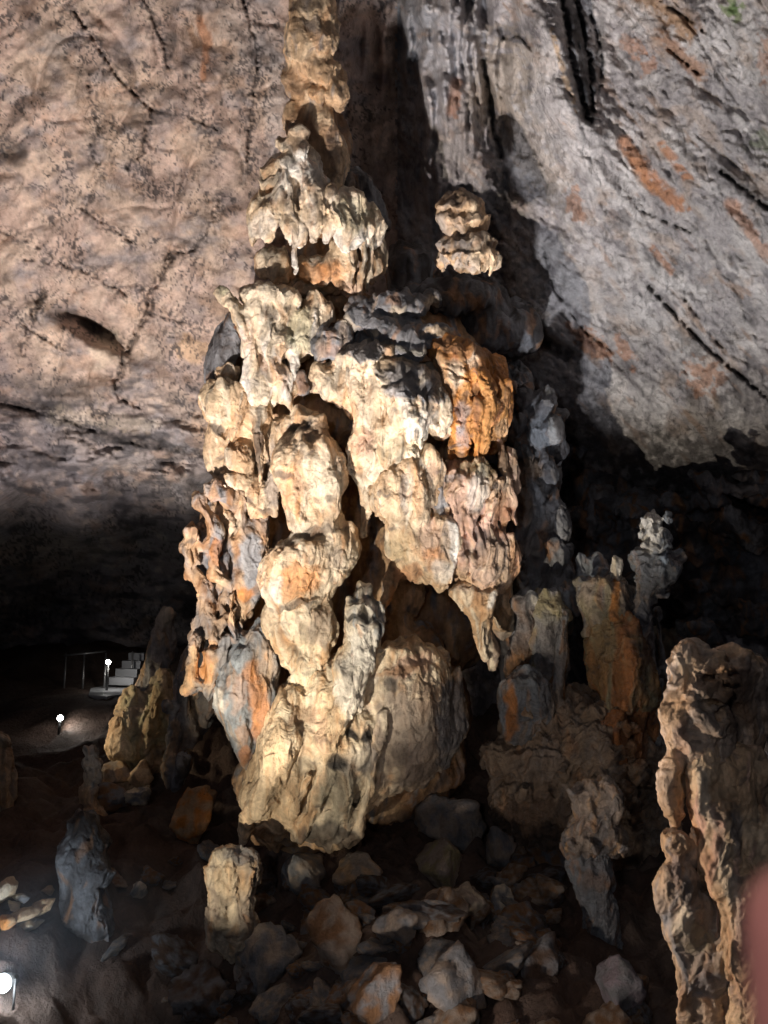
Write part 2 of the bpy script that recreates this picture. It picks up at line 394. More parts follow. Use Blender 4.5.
def build_wall(name, x0, x1, mat, side):
    xs = np.concatenate([np.arange(x0, -200, 14), np.arange(max(x0, -200), min(-12, x1), 3), np.arange(max(x0, -12), min(x1, 780), 1.5), np.arange(780, min(x1, 960), 3), np.arange(960, x1, 14)]) if side else None
    xs = np.unique(xs[(xs >= x0) & (xs <= x1)])
    ys = np.concatenate([np.arange(-520, -12, 14), np.arange(-12, 700, 1.5), np.arange(700, 860, 12)])
    X, Y = np.meshgrid(xs, ys, indexing='ij'); x = X.ravel(); y = Y.ravel()
    D = wall_depth(x, y)
    cracks = CR if side == 'l' else CRR
    cm = np.zeros(x.shape)
    for i, (pts, wd, dp) in enumerate(cracks):
        d = seg_d(x, y, pts, 60+i); m = np.exp(-(d/wd)**2); D = D+dp*m
        cm = np.maximum(cm, m*sstep(-.7, .1, vn(x/8, y/8, 0*x, 90+i)))
    if side == 'l':
        D = D+0.75*np.exp(-(((x-92)*.86+(y-327)*.5)/36)**2-(((y-327)*.86-(x-92)*.5)/11)**2)-.2*np.exp(-(((x-100)*.86+(y-350)*.5)/30)**2-(((y-350)*.86-(x-100)*.5)/10)**2)       # the gouge
        c = np.zeros((len(x), 3))+np.array(C['wallpink'])
        m = sstep(-.3, .3, fbm(x/60, y/70, 0*x, 4, 51))[:, None]; c = c*(1-m)+np.array([.62, .49, .40])*m
        m = sstep(.0, .5, fbm(x/35, y/35, 0*x, 4, 52))[:, None]; c = c*(1-m)+np.array([.40, .33, .31])*m
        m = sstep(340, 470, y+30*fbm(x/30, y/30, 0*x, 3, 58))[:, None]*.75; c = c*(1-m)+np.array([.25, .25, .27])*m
        for sc_, am, cc, sd in ((26, .55, (.30, .30, .33), 151), (12, .4, (.24, .22, .22), 152), (9, .45, (.70, .58, .49), 153), (20, .4, (.50, .33, .23), 154)):
            m = (sstep(.12, .45, fbm(x/sc_/1.3, y/sc_, 0*x+.5, 4, sd))*am)[:, None]; c = c*(1-m)+np.array(cc)*m
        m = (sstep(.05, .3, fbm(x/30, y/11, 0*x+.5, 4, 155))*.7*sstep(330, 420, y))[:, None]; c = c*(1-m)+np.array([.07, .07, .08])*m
        zones = [('l', [(200, 20), (207, 48), (204, 76)], 5, 'rust', .6), ('l', [(190, 28), (196, 45)], 4, 'brown', .6), (169, 48, 7, 18, 8, 'dark', .6), (185, 60, 5, 22, 0, 'dark', .4),
                 (152, 118, 26, 8, -10, 'dark', .55), (215, 128, 18, 6, 0, 'dark', .4), (55, 46, 16, 14, 0, 'grey', .4),
                 (92, 327, 34, 8, 30, 'dark', .8), (105, 350, 14, 22, 30, 'pale', .35), (192, 350, 18, 14, 20, 'tan', .6), (245, 345, 10, 30, 10, 'rust', .35), (205, 425, 24, 20, 0, 'tan', .3),
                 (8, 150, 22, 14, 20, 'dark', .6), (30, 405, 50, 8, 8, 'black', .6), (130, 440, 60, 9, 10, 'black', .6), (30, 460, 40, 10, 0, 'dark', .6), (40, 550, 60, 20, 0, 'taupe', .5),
                 (60, 390, 60, 14, 6, 'dark', .45), (180, 400, 30, 10, 20, 'dark', .35), (95, 420, 70, 10, 5, 'pale', .25), (275, 105, 12, 50, 0, 'wallpale', .4), (330, 150, 26, 60, 0, 'wallpale', .55), (250, 20, 30, 60, 0, 'wallpale', .3)]
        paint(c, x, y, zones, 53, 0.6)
        # dark lichen-like growth: little strokes gathered in patches
        k = sstep(.22, .40, vn(x/3.6+vn(x/7, y/7, 0*x+.5, 5)*1.5, y/4.2+1.5*vn(x/6, y/6, 0*x+.5, 6), 0*x+.5, 54))*sstep(-.10, .30, fbm(x/46, y/40, 0*x, 3, 55))
        k = np.maximum(k, sstep(.34, .48, vn((x+y*.4)/3.0, (y-x*.3)/6.0+vn(x/7, y/7, 0*x, 8), 0*x+3.3, 56))*sstep(-.1, .25, fbm(x/60, y/60, 0*x, 2, 57)))
        near = np.zeros(x.shape)
        for i, (pts, wd, dp) in enumerate(cracks): near = np.maximum(near, np.exp(-(seg_d(x, y, pts, 60+i)/9)**2))
        k = np.maximum(k, near*sstep(.05, .35, vn(x/3.6, y/3.2, 0*x, 59))*.95)
        k = (k*.85)[:, None]; c = c*(1-k)+np.array([.07, .065, .07])*k
    else:
        a = math.radians(48); u = x*math.cos(a)+y*math.sin(a); v = -x*math.sin(a)+y*math.cos(a)
        c = np.zeros((len(x), 3))+np.array(C['wallgrey'])
        m = sstep(-.25, .35, fbm(u/60, v/26, 0*x, 4, 61))[:, None]; c = c*(1-m)+np.array(C['wallpale'])*m
        m = sstep(.1, .5, fbm(u/40, v/18, 0*x, 4, 62))[:, None]; c = c*(1-m)+np.array([.22, .21, .22])*m
        m = (sstep(.25, .45, fbm(u/50, v/14, 0*x, 4, 64))*.55)[:, None]; c = c*(1-m)+np.array([.36, .23, .15])*m
        for sc_, am, cc, sd in ((16, .6, (.24, .22, .23), 141), (9, .5, (.66, .62, .60), 142), (24, .5, (.46, .36, .29), 143), (5, .45, (.20, .19, .20), 144)):
            m = (sstep(.12, .42, fbm(u/sc_/1.5, v/sc_, 0*x+.5, 4, sd))*am)[:, None]; c = c*(1-m)+np.array(cc)*m
        zones = [(500, 80, 34, 46, 20, (.48, .42, .36), .8), (530, 150, 20, 60, -30, (.46, .40, .35), .6), (575, 130, 26, 90, -20, 'wallpale', .5), (600, 290, 40, 50, -30, 'wallpale', .4),
                 (400, 30, 40, 40, 0, 'blue', .5), (440, 70, 30, 60, 0, (.40, .40, .43), .6), (385, 120, 14, 60, 0, (.16, .14, .14), .5),  # last zone paints the column's cast shadow dark on the wall
                 ('l', [(578, 20), (585, 60), (588, 116)], 8, 'black', .75), ('l', [(566, -5), (578, 40)], 7, 'dark', .6), ('l', [(600, 20), (598, 80)], 5, 'dark', .5),
                 ('l', [(552, 30), (565, 80), (578, 112)], 3, (.55, .40, .26), .8), ('l', [(456, 84), (453, 110)], 7, 'rust', .5), ('l', [(540, -5), (530, 30), (500, 30)], 8, 'dark', .35),
                 (633, 46, 14, 10, 40, 'rust', .5), ('l', [(640, -5), (668, 18), (690, 30)], 11, (.42, .25, .13), .75), ('l', [(660, 35), (700, 72)], 8, (.40, .21, .11), .7),
                 (648, 66, 8, 10, 0, 'rust', .5), (640, 20, 22, 18, 40, 'wallpale', .5), (730, 35, 26, 20, 0, 'wallpale', .6),
                 ('l', [(624, 142), (650, 180), (678, 204)], 8, 'rust', .75), ('l', [(662, 145), (686, 176)], 5, 'rust', .7), (575, 206, 8, 17, -15, 'rust', .5),
                 ('l', [(730, 204), (768, 256)], 7, 'rust', .5), ('l', [(652, 248), (672, 272)], 4, 'rust', .6), (590, 342, 26, 10, 38, 'rust', .6), (625, 350, 7, 18, -30, 'rust', .5),
                 (705, 376, 20, 18, 0, 'rust', .55), (770, 60, 12, 25, 0, 'rust', .4), (733, 8, 10, 12, 0, (.16, .22, .07), .75), (765, 140, 14, 12, 0, (.2, .25, .12), .4),
                 ('l', [(715, 170), (740, 185), (768, 205)], 8, 'dark', .5), (560, 200, 26, 10, 40, 'dark', .4), (620, 225, 14, 14, 0, 'dark', .5), (690, 345, 30, 8, 40, 'dark', .5), (745, 395, 30, 20, 20, 'dark', .5),
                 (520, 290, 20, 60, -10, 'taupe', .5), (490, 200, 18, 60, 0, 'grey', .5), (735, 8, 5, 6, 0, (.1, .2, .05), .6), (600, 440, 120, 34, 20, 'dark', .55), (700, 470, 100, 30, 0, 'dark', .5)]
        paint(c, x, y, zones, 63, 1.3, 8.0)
        D = D+0.05*fbm(x/8, y/8, 0*x+.5, 4, 66)+.06*ridge(u/40, v/22, 0*x+.5, 3, 67)
    c = c*(1-0.75*cm[:, None])
    P = at_arr(x, y, D)
    nx, ny = len(xs), len(ys); I = np.arange(nx*ny).reshape(nx, ny)
    Q = np.stack([I[:-1, :-1].ravel(), I[:-1, 1:].ravel(), I[1:, 1:].ravel(), I[1:, :-1].ravel()], 1)
    o = mesh_obj(name, P, Q, mat, col=c); tag(o, kind='structure'); return o
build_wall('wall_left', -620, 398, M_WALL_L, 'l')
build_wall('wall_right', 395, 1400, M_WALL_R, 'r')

def build_floor():
    xs = np.concatenate([np.arange(-14, -5, .25), np.arange(-5, 5, .035), np.arange(5, 14, .25)])
    ys = np.concatenate([np.arange(1, 5, .2), np.arange(5, 13, .04), np.arange(13, 26, .2)])
    X, Y = np.meshgrid(xs, ys, indexing='ij'); x = X.ravel(); y = Y.ravel()
    z = floor_z(x, y)+0.07*fbm(x/.22, y/.22, 0*x, 3, 81)
    c = np.zeros((len(x), 3))+np.array([.115, .075, .058])
    m = sstep(-.2, .4, fbm(x/.8, y/.8, 0*x, 4, 82))[:, None]; c = c*(1-m)+np.array([.16, .12, .10])*m
    m = sstep(.1, .5, fbm(x/.3, y/.3, 0*x, 4, 83))[:, None]*.6; c = c*(1-m)+np.array([.05, .04, .035])*m
    nx, ny = len(xs), len(ys); I = np.arange(nx*ny).reshape(nx, ny)
    Q = np.stack([I[:-1, :-1].ravel(), I[1:, :-1].ravel(), I[1:, 1:].ravel(), I[:-1, 1:].ravel()], 1)
    tag(mesh_obj('floor', np.stack([x, y, z], 1), Q, M_MUD, col=c), kind='structure')
build_floor()

# ------------------------------------------------------------------ the great column
DC = 9.0
column = root('dripstone_column', at(340, 850, DC), 'tall cream and orange dripstone column of stacked lobes, brightly lit in the middle of the cave', 'column')
def part(name, prims, **kw):
    kw.setdefault('step', 1.3)
    return sculpt(name, prims, DC, M_COL, column, **kw)
# inner core that closes the hollows from behind
part('core', [e(335, 250, 42, 70, 40, 40), e(400, 400, 90, 110, 60, 50), e(300, 400, 75, 110, 45, 50), e(330, 560, 95, 130, 62, 45), e(440, 560, 70, 120, 112, 40),
              e(360, 720, 110, 120, 70, 60), e(240, 560, 40, 110, 50, 40), e(320, 130, 26, 90, 30, 26), e(300, 800, 60, 60, 10, 60)],
     base=('brown', 'tan', 'grey'), step=2.4, lump=5, warp=8)
part('crown', [*skirt(309, 22, 24, 6, 0, 20, 8, 10, 61, r=5, k=2), *skirt(314, 62, 25, 7, 0, 20, 8, 14, 62, r=5.5, k=2), *skirt(318, 92, 20, 6, 0, 18, 7, 14, 63, r=5, k=2), ch([(308, -40, 10, 24), (310, 0, 5, 22), (311, 25, 0, 24), (313, 45, 0, 20), (306, 66, 2, 17), (310, 100, 10, 18), (312, 140, 12, 24), (308, 200, 12, 30)], 8),
               e(313, 40, 27, 19, -8, 22), e(298, 56, 14, 13, -10), e(322, 72, 17, 11, -8, 14, 40), e(336, 93, 13, 15, -4, 14), e(290, 82, 10, 14, 0), e(300, 8, 14, 12, -6), e(322, 6, 13, 10, -4), e(309, -14, 24, 10, -2),
               e(322, 122, 13, 18, -2), e(294, 118, 13, 20, 2), ch([(337, 100, -4, 8), (340, 112, -4, 2)]), ch([(318, 78, -14, 5), (318, 92, -12, 2)]), e(330, 160, 22, 36, 14)],
     base=('tan', 'cream', 'taupe'), zones=[(320, 120, 12, 12, 0, 'cream', .8), (308, 150, 30, 40, 0, 'brown', .7), (300, 5, 30, 6, 0, 'dark', .5), (296, 84, 14, 16, 0, 'brown', .6)], flute=1.0)  # brown zones paint the shade on the pillar below the bulges
up = [e(298, 135, 9, 7, -26, 9), e(283, 144, 9, 8, -26, 9), e(299, 149, 11, 8, -32, 10), e(296, 185, 34, 44, 0, 34, 8, k=8), e(270, 178, 11, 15, -14, 12), e(295, 166, 22, 14, -26, 16)]
up += [ch([(296, 158, -28, 8), (284, 190, -34, 9), (272, 212, -36, 11), (262, 232, -34, 6)]), ch([(300, 160, -30, 9), (312, 190, -40, 11), (316, 222, -44, 11), (315, 246, -40, 3)]),
       ch([(308, 170, -28, 8), (330, 200, -38, 11), (332, 222, -40, 10), (328, 242, -36, 3)]), ch([(288, 200, -38, 8), (290, 225, -42, 9), (290, 240, -40, 4)]),
       ch([(262, 205, -22, 12), (256, 222, -24, 10), (252, 240, -22, 3)]), ch([(270, 215, -34, 10), (268, 236, -34, 4)]), ch([(276, 182, -30, 6), (264, 186, -22, 5)]),
       ch([(340, 206, -26, 13), (344, 228, -30, 12), (346, 248, -30, 4)]), ch([(356, 202, -16, 12), (362, 226, -22, 11), (362, 248, -22, 4)]), ch([(350, 200, -20, 10), (354, 235, -28, 9)]),
       ch([(370, 212, -4, 10), (376, 232, -6, 8), (374, 246, -6, 4)]), ch([(286, 175, -42, 2.5), (296, 219, -50, 3), (294, 240, -50, 3), (295, 273, -44, 2)], 2),
       ch([(308, 168, -32, 5), (304, 190, -44, 5), (302, 240, -46, 6), (300, 250, -44, 2)], 2)]
part('upper_tier', up, base=('cream', 'white', 'pale'), zones=[(275, 180, 14, 6, -20, 'dark', .5), (355, 215, 22, 20, 0, 'green', .35), (264, 225, 14, 16, 0, 'white', .5), (300, 140, 20, 10, 0, 'tan', .6)], flute=1.8, lump=2.4, crease=1.6)
part('upper_ridge', [ch([(330, 172, 20, 12), (350, 182, 22, 16), (368, 198, 22, 16), (380, 225, 20, 10)]), e(352, 215, 26, 34, 24, 20), e(334, 176, 6, 10, 4)], base=('grey', 'dark', 'taupe'))
und = [e(272, 262, 19, 18, -14, 18), e(262, 256, 9, 9, -22), e(280, 268, 11, 14, -24), ch([(268, 262, -28, 7), (276, 274, -26, 6), (284, 278, -22, 4)]),
       e(318, 272, 32, 16, -6, 22), e(330, 268, 18, 12, -18, 12), ch([(345, 238, -22, 9), (346, 262, -24, 8), (352, 284, -24, 4), (354, 292, -24, 2)]),
       ch([(362, 236, -26, 4.5), (361, 296, -24, 3.5)], 2), ch([(369, 240, -16, 3), (369, 290, -16, 2)], 2), ch([(334, 246, -18, 5), (348, 268, -30, 3)]),
       e(374, 268, 9, 13, -4, 10), ch([(380, 244, 0, 5), (385, 262, 0, 4), (384, 272, 0, 2)]), e(340, 262, 12, 16, -18, 12), e(320, 285, 50, 12, 10, 26)]
part('hanging_fringe', und, base=('cream', 'pale', 'tan'), zones=[(316, 272, 30, 12, 0, 'orange', .55), (330, 268, 14, 10, 0, 'rust', .4), (272, 250, 20, 5, 0, 'dark', .5), (350, 290, 14, 12, 0, 'pink', .5), (310, 258, 24, 5, 0, 'dark', .5)], flute=1.4, lump=2)  # narrow dark zone above the orange recess paints its shade
# left shoulder
sh = [e(270, 294, 29, 11, -38, 22), ch([(225, 291, -40, 6), (234, 304, -42, 7), (243, 324, -44, 9), (250, 345, -42, 12)], 5), e(266, 325, 23, 30, -30, 24, k=8), e(281, 344, 15, 16, -46, 14), ch([(284, 350, -50, 8), (280, 364, -50, 3)]),
      e(258, 310, 12, 14, -46, 10), e(264, 380, 22, 32, -28, 24), e(258, 392, 14, 22, -40, 14), ch([(268, 330, -52, 6), (272, 372, -50, 9), (284, 396, -46, 8), (292, 408, -40, 4)]), ch([(252, 350, -50, 7), (250, 380, -48, 8), (262, 398, -48, 6)]),
      ch([(318, 305, -30, 12), (306, 320, -38, 12), (298, 345, -42, 7), (293, 370, -42, 7), (286, 395, -42, 6)], 5), ch([(290, 312, -36, 10), (300, 336, -42, 6)]), ch([(326, 312, -26, 10), (312, 335, -38, 6), (303, 350, -38, 4)]),
      ch([(284, 302, -42, 8), (276, 315, -46, 6)]), ch([(278, 366, -48, 5), (284, 385, -48, 4), (294, 392, -44, 4)], 3), e(311, 345, 5.5, 9, -38, 6), e(300, 330, 22, 30, -14, 20),
      *skirt(270, 296, 27, 9, -38, 18, 7, 9, 5, r=5)]
part('left_shoulder', sh, base=('cream', 'pale', 'white'), zones=[(300, 330, 14, 26, 10, 'green', .55), (225, 290, 6, 6, 0, 'green', .6), (283, 350, 9, 9, 0, 'tan', .6), (268, 312, 11, 6, 30, 'dark', .55), (277, 352, 4, 7, -20, 'dark', .5), (278, 372, 10, 22, -15, 'orange', .3), (254, 384, 8, 7, 0, 'grey', .4), (250, 340, 10, 20, 0, 'orange', .2)], flute=.9, lump=2.6, crease=1.6)
part('dark_slab', [e(224, 350, 14, 38, -4, 26, 18), e(232, 335, 10, 34, -10, 20, 12), e(215, 378, 12, 18, -8, 18)], base=('dark', 'grey', 'grey'), zones=[(238, 325, 3, 14, 0, 'rust', .8)])
lb = [e(226, 406, 25, 25, -28, 24, k=5), e(214, 400, 14, 18, -36, 14), e(236, 400, 14, 20, -40, 14), e(228, 371, 13, 9, -26, 12, -20), ch([(226, 388, -48, 7), (214, 410, -46, 8), (212, 426, -38, 4)]), ch([(240, 416, -44, 6), (232, 434, -42, 5)], 3),
      ch([(212, 430, -34, 4), (226, 440, -38, 4), (230, 441, -38, 2)], 3), e(240, 459, 14, 15, -26, 14), e(230, 452, 7, 8, -30), e(244, 490, 17, 20, -26, 14), e(234, 482, 9, 9, -34, 8), ch([(240, 480, -34, 7), (252, 506, -34, 6), (258, 520, -30, 3)]),
      e(258, 418, 16, 16, -34, 16), ch([(258, 402, -44, 3), (260, 430, -48, 5), (259, 462, -48, 4.5), (258, 480, -46, 2)], 2), ch([(272, 446, -30, 8), (274, 480, -34, 7), (276, 512, -30, 5)], 4), e(262, 500, 12, 18, -28, 10), ch([(284, 420, -30, 8), (276, 440, -30, 7)]),
      e(240, 445, 34, 60, 0, 24)]
part('left_bulge', lb, base=('cream', 'tan', 'pale'), zones=[(258, 440, 5, 40, 0, 'dark', .75), (272, 480, 8, 36, 0, 'grey', .55), (218, 430, 9, 5, 0, 'dark', .8), (240, 424, 6, 5, 0, 'brown', .6), (232, 370, 10, 6, 0, 'white', .5), (240, 452, 12, 14, 0, 'tan', .5), (215, 392, 20, 10, 0, 'olive', .2)], lump=2.4, crease=1.6, flute=.8)
# the big hanging stalactite of three bulges
st = [e(308, 462, 37, 34, -62, 30, k=8), e(322, 478, 24, 36, -70, 24), e(292, 466, 20, 28, -72, 20), ch([(316, 430, -60, 14), (300, 420, -44, 12), (284, 430, -40, 8)]), e(305, 500, 24, 38, -64, 24), e(318, 520, 28, 22, -60, 26),
      ch([(288, 480, -78, 10), (300, 520, -80, 9)], 4), ch([(326, 448, -84, 9), (330, 500, -84, 10), (332, 530, -76, 8)], 4),
      e(290, 577, 31, 34, -66, 30, -18, k=6), e(283, 590, 22, 24, -72, 22), e(337, 545, 21, 26, -60, 24, 12), e(322, 565, 26, 36, -60, 26, 20), e(302, 560, 30, 26, -72, 24), ch([(350, 528, -64, 9), (340, 560, -64, 12), (328, 590, -62, 10)]),
      e(296, 622, 31, 30, -58, 26, k=4), e(318, 625, 18, 32, -60, 20), e(280, 614, 18, 16, -66, 16), e(303, 655, 23, 30, -54, 20), e(310, 672, 16, 24, -58, 14, 16), ch([(300, 660, -64, 12), (294, 690, -64, 7), (288, 710, -62, 2)]), ch([(322, 655, -60, 9), (318, 682, -64, 6), (300, 700, -64, 3)], 3),
      ch([(268, 604, -78, 4), (290, 611, -84, 5), (312, 603, -80, 5), (330, 588, -72, 4)], 2)]
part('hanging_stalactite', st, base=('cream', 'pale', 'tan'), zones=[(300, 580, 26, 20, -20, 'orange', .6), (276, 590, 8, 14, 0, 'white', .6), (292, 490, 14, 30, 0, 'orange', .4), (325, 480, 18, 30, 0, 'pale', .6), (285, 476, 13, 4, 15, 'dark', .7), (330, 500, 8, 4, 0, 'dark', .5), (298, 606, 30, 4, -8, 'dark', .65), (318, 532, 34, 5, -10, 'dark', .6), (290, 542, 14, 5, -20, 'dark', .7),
      (322, 630, 14, 20, 0, 'taupe', .7), (294, 652, 8, 5, 20, 'dark', .4), (302, 661, 8, 4, 0, 'dark', .4), (312, 685, 14, 12, 0, 'green', .35), (316, 432, 18, 8, 0, 'dark', .5), (298, 428, 14, 6, -20, 'dark', .7), (338, 560, 10, 14, 0, 'taupe', .5)], flute=1.1, lump=2.8, crease=1.3, led=.5)  # dark bands and taupe sides paint shade on bulge tops and right flanks
# upper right mass
mr = [*skirt(366, 354, 26, 12, -50, 30, 8, 26, 11, r=8), e(352, 385, 26, 34, -44, 24, k=8), ch([(318, 372, -44, 10), (330, 385, -50, 12), (345, 400, -52, 10)]), e(330, 378, 24, 20, -36, 18), ch([(356, 370, -70, 9), (360, 405, -70, 10), (358, 440, -66, 7), (352, 450, -60, 3)]), ch([(376, 372, -72, 8), (376, 410, -70, 10)]),
      e(410, 388, 39, 30, -48, 44, 12, k=6), e(436, 396, 18, 22, -56, 26), e(392, 384, 20, 20, -66, 22), ch([(400, 392, -92, 10), (408, 415, -96, 10), (417, 440, -92, 6), (422, 448, -88, 2)], 3), ch([(388, 392, -86, 8), (396, 412, -90, 8), (402, 430, -88, 3)], 3), ch([(418, 402, -92, 7), (421, 422, -92, 6), (421, 446, -88, 3)], 2),
      ch([(432, 400, -84, 7), (430, 416, -84, 6), (426, 438, -82, 3)], 2), ch([(443, 402, -74, 8), (444, 420, -74, 6), (440, 436, -72, 3)], 3), e(390, 430, 38, 34, -48, 36, k=7), e(380, 455, 26, 28, -54, 28), e(400, 452, 26, 22, -52, 28, -20), ch([(365, 440, -64, 13), (362, 470, -58, 12), (366, 500, -50, 6), (366, 534, -46, 3)]),
      ch([(378, 380, -70, 3), (384, 440, -84, 2)], 2), hole(331, 428, 15, 25, -60, 60), e(440, 425, 16, 12, -50, 16)]
part('drapery_cap', mr, base=('pale', 'cream', 'tan'), zones=[(412, 384, 38, 22, 8, 'grey', .85), (364, 350, 26, 10, 0, 'grey', .85), (366, 445, 14, 16, 0, 'pink', .6), (345, 400, 16, 20, 0, 'tan', .4), (426, 420, 14, 20, 0, 'blue', .3), (340, 408, 20, 10, 0, 'orange', .25), (395, 445, 26, 18, 0, 'olive', .35), (408, 420, 8, 22, -20, 'white', .5), (424, 378, 8, 5, 0, 'pale', .5)], flute=1.6, lump=2.2, crease=1.5)  # two large grey zones paint the shade on the cap tops
tp = [e(396, 305, 24, 16, -24, 24), *skirt(400, 304, 22, 11, -26, 20, 6, 6, 9, r=6), e(428, 300, 9, 8, -16, 9), e(407, 288, 4, 4, -26), ch([(404, 296, -30, 5), (424, 302, -26, 5), (434, 302, -18, 5)]), e(366, 318, 20, 18, -24, 24), e(358, 310, 14, 10, -34), ch([(352, 318, -42, 7), (372, 328, -46, 7), (380, 335, -40, 4)]), e(332, 342, 20, 18, -34, 20), e(324, 350, 11, 11, -44), e(342, 334, 12, 12, -42, 10), e(334, 356, 14, 8, -46, 8),
      e(402, 336, 32, 18, -32, 30, 6), e(384, 332, 14, 14, -48), ch([(400, 330, -54, 6), (418, 345, -58, 6), (434, 350, -54, 5)]), ch([(408, 332, -50, 5), (430, 330, -48, 6), (452, 332, -36, 5), (458, 336, -34, 3)]), e(440, 338, 20, 9, -34, 20), e(406, 352, 16, 9, -58, 14), e(420, 357, 9, 6, -64, 8), e(378, 345, 30, 24, -14, 26), e(302, 384, 7, 13, -46, 6)]
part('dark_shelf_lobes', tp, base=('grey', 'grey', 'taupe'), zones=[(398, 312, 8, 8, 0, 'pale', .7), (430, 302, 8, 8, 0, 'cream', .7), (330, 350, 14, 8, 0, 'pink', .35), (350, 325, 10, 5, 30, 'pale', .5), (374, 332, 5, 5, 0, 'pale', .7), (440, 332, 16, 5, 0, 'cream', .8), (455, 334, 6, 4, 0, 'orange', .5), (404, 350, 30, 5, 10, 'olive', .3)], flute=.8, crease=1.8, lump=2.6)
orr = [e(455, 352, 36, 16, -34, 34, 14, k=6), e(466, 385, 40, 36, -20, 40, k=8), e(492, 400, 18, 42, -12, 26), ch([(442, 358, -60, 9), (452, 380, -66, 9), (458, 400, -62, 5)], 3), ch([(456, 354, -62, 8), (464, 380, -64, 8), (468, 410, -58, 6), (466, 440, -50, 5), (466, 455, -46, 3)], 3), ch([(470, 354, -58, 9), (482, 378, -60, 10), (488, 410, -56, 11), (484, 440, -50, 9), (482, 452, -46, 3)], 3),
       ch([(486, 362, -40, 10), (500, 385, -40, 10), (504, 400, -38, 9), (498, 425, -38, 9), (492, 436, -38, 5)], 3), ch([(452, 410, -54, 9), (452, 424, -54, 10)]), ch([(458, 420, -44, 10), (456, 452, -40, 9)]), ch([(508, 400, -26, 7), (506, 420, -26, 6), (498, 440, -26, 4)]), ch([(478, 400, -66, 5), (476, 430, -62, 6), (476, 452, -54, 3)], 2), e(478, 425, 26, 30, -16, 26)]
part('orange_flowstone', orr, base=('orange', (.62, .30, .10), 'rust'), zones=[(446, 375, 18, 26, -20, 'tan', .7), (456, 372, 10, 16, -10, 'pale', .6), (454, 348, 40, 8, 14, 'brown', .7), (462, 415, 8, 20, 0, 'grey', .65), (463, 438, 7, 16, 0, 'blue', .5), (505, 432, 9, 12, 0, 'tan', .6), (474, 362, 8, 8, 0, 'pale', .5), (508, 400, 4, 20, 0, 'brown', .6), (476, 402, 4, 24, 0, 'brown', .5)], flute=1.2, lump=2.2, crease=2.2, led=.7, grime=.7)
# lower right mass
lr = [ch([(428, 458, -66, 9), (410, 462, -66, 13), (390, 476, -60, 14)], 6), e(398, 492, 28, 34, -50, 30, -10, k=8), e(392, 488, 18, 26, -66, 20), ch([(416, 470, -72, 10), (418, 500, -74, 11), (412, 530, -66, 12)], 4), ch([(400, 520, -60, 15), (396, 548, -50, 12), (400, 568, -44, 6), (402, 574, -42, 3)]), e(422, 545, 30, 40, -44, 28, k=8),
      e(440, 545, 18, 40, -50, 22), ch([(432, 455, -66, 7), (436, 470, -62, 9), (432, 500, -62, 8)]), ch([(438, 516, -66, 6), (452, 526, -64, 5), (456, 550, -62, 5), (450, 580, -56, 5)], 4), ch([(408, 560, -52, 10), (420, 578, -48, 8), (446, 584, -46, 6)]), ch([(394, 570, -40, 7), (388, 598, -36, 7), (384, 606, -30, 5)])]
lr2 = [e(462, 494, 32, 34, -30, 30, k=8), ch([(440, 470, -54, 7), (442, 500, -60, 7), (440, 520, -60, 6)], 2), ch([(452, 470, -58, 5), (454, 500, -62, 5), (456, 524, -60, 4)], 2), ch([(480, 466, -54, 8), (470, 486, -62, 6), (462, 510, -62, 5), (464, 530, -60, 4)], 2), ch([(488, 472, -50, 7), (478, 494, -58, 6), (470, 520, -58, 5), (472, 540, -56, 5)], 2),
       ch([(466, 468, -54, 6), (460, 490, -64, 5), (456, 512, -64, 3)], 2), ch([(496, 480, -42, 7), (490, 505, -50, 6), (488, 528, -46, 4)], 2), ch([(498, 500, -40, 5), (497, 530, -40, 4), (496, 536, -40, 1.5)], 2), ch([(504, 490, -32, 6), (506, 515, -34, 5), (505, 533, -34, 2)], 2), ch([(500, 440, -30, 4), (502, 466, -32, 5), (512, 500, -28, 5), (514, 520, -26, 3)], 3), ch([(510, 452, -24, 5), (514, 490, -22, 6)], 3), ch([(494, 488, -40, 4), (493, 520, -42, 4), (491, 540, -40, 1.5)], 2),
       e(482, 562, 30, 32, -30, 28, k=5), *[ch([(462+i*8, 528+abs(i-2)*2, -56+i*3, 4.5), (463+i*8, 555, -60+i*4, 5), (462+i*7, 584-i*1.5, -54+i*4, 3)], 2) for i in range(7)], ch([(512, 540, -24, 7), (517, 556, -24, 6), (512, 576, -24, 5), (502, 592, -24, 3)], 3), hole(441, 452, 15, 15, -60, 50), hole(494, 452, 4, 17, -40, 40, 5)]
part('pink_drapery', lr, base=('cream', 'tan', 'pale'), zones=[(432, 540, 14, 26, 0, 'pink', .6), (436, 560, 14, 18, 0, 'orange', .45), (455, 545, 5, 38, -5, 'white', .9), (442, 572, 12, 12, 30, 'white', .6), (447, 540, 8, 22, 0, 'taupe', .6), (388, 462, 26, 4, -38, 'dark', .8), (408, 575, 18, 10, 0, 'rust', .55), (392, 600, 8, 16, 0, 'orange', .6), (418, 490, 6, 30, -5, 'orange', .35), (400, 545, 14, 20, 0, 'olive', .35), (404, 495, 4, 26, 0, 'grey', .45), (432, 470, 6, 10, 0, 'pink', .4)], flute=1.4, crease=1.5)
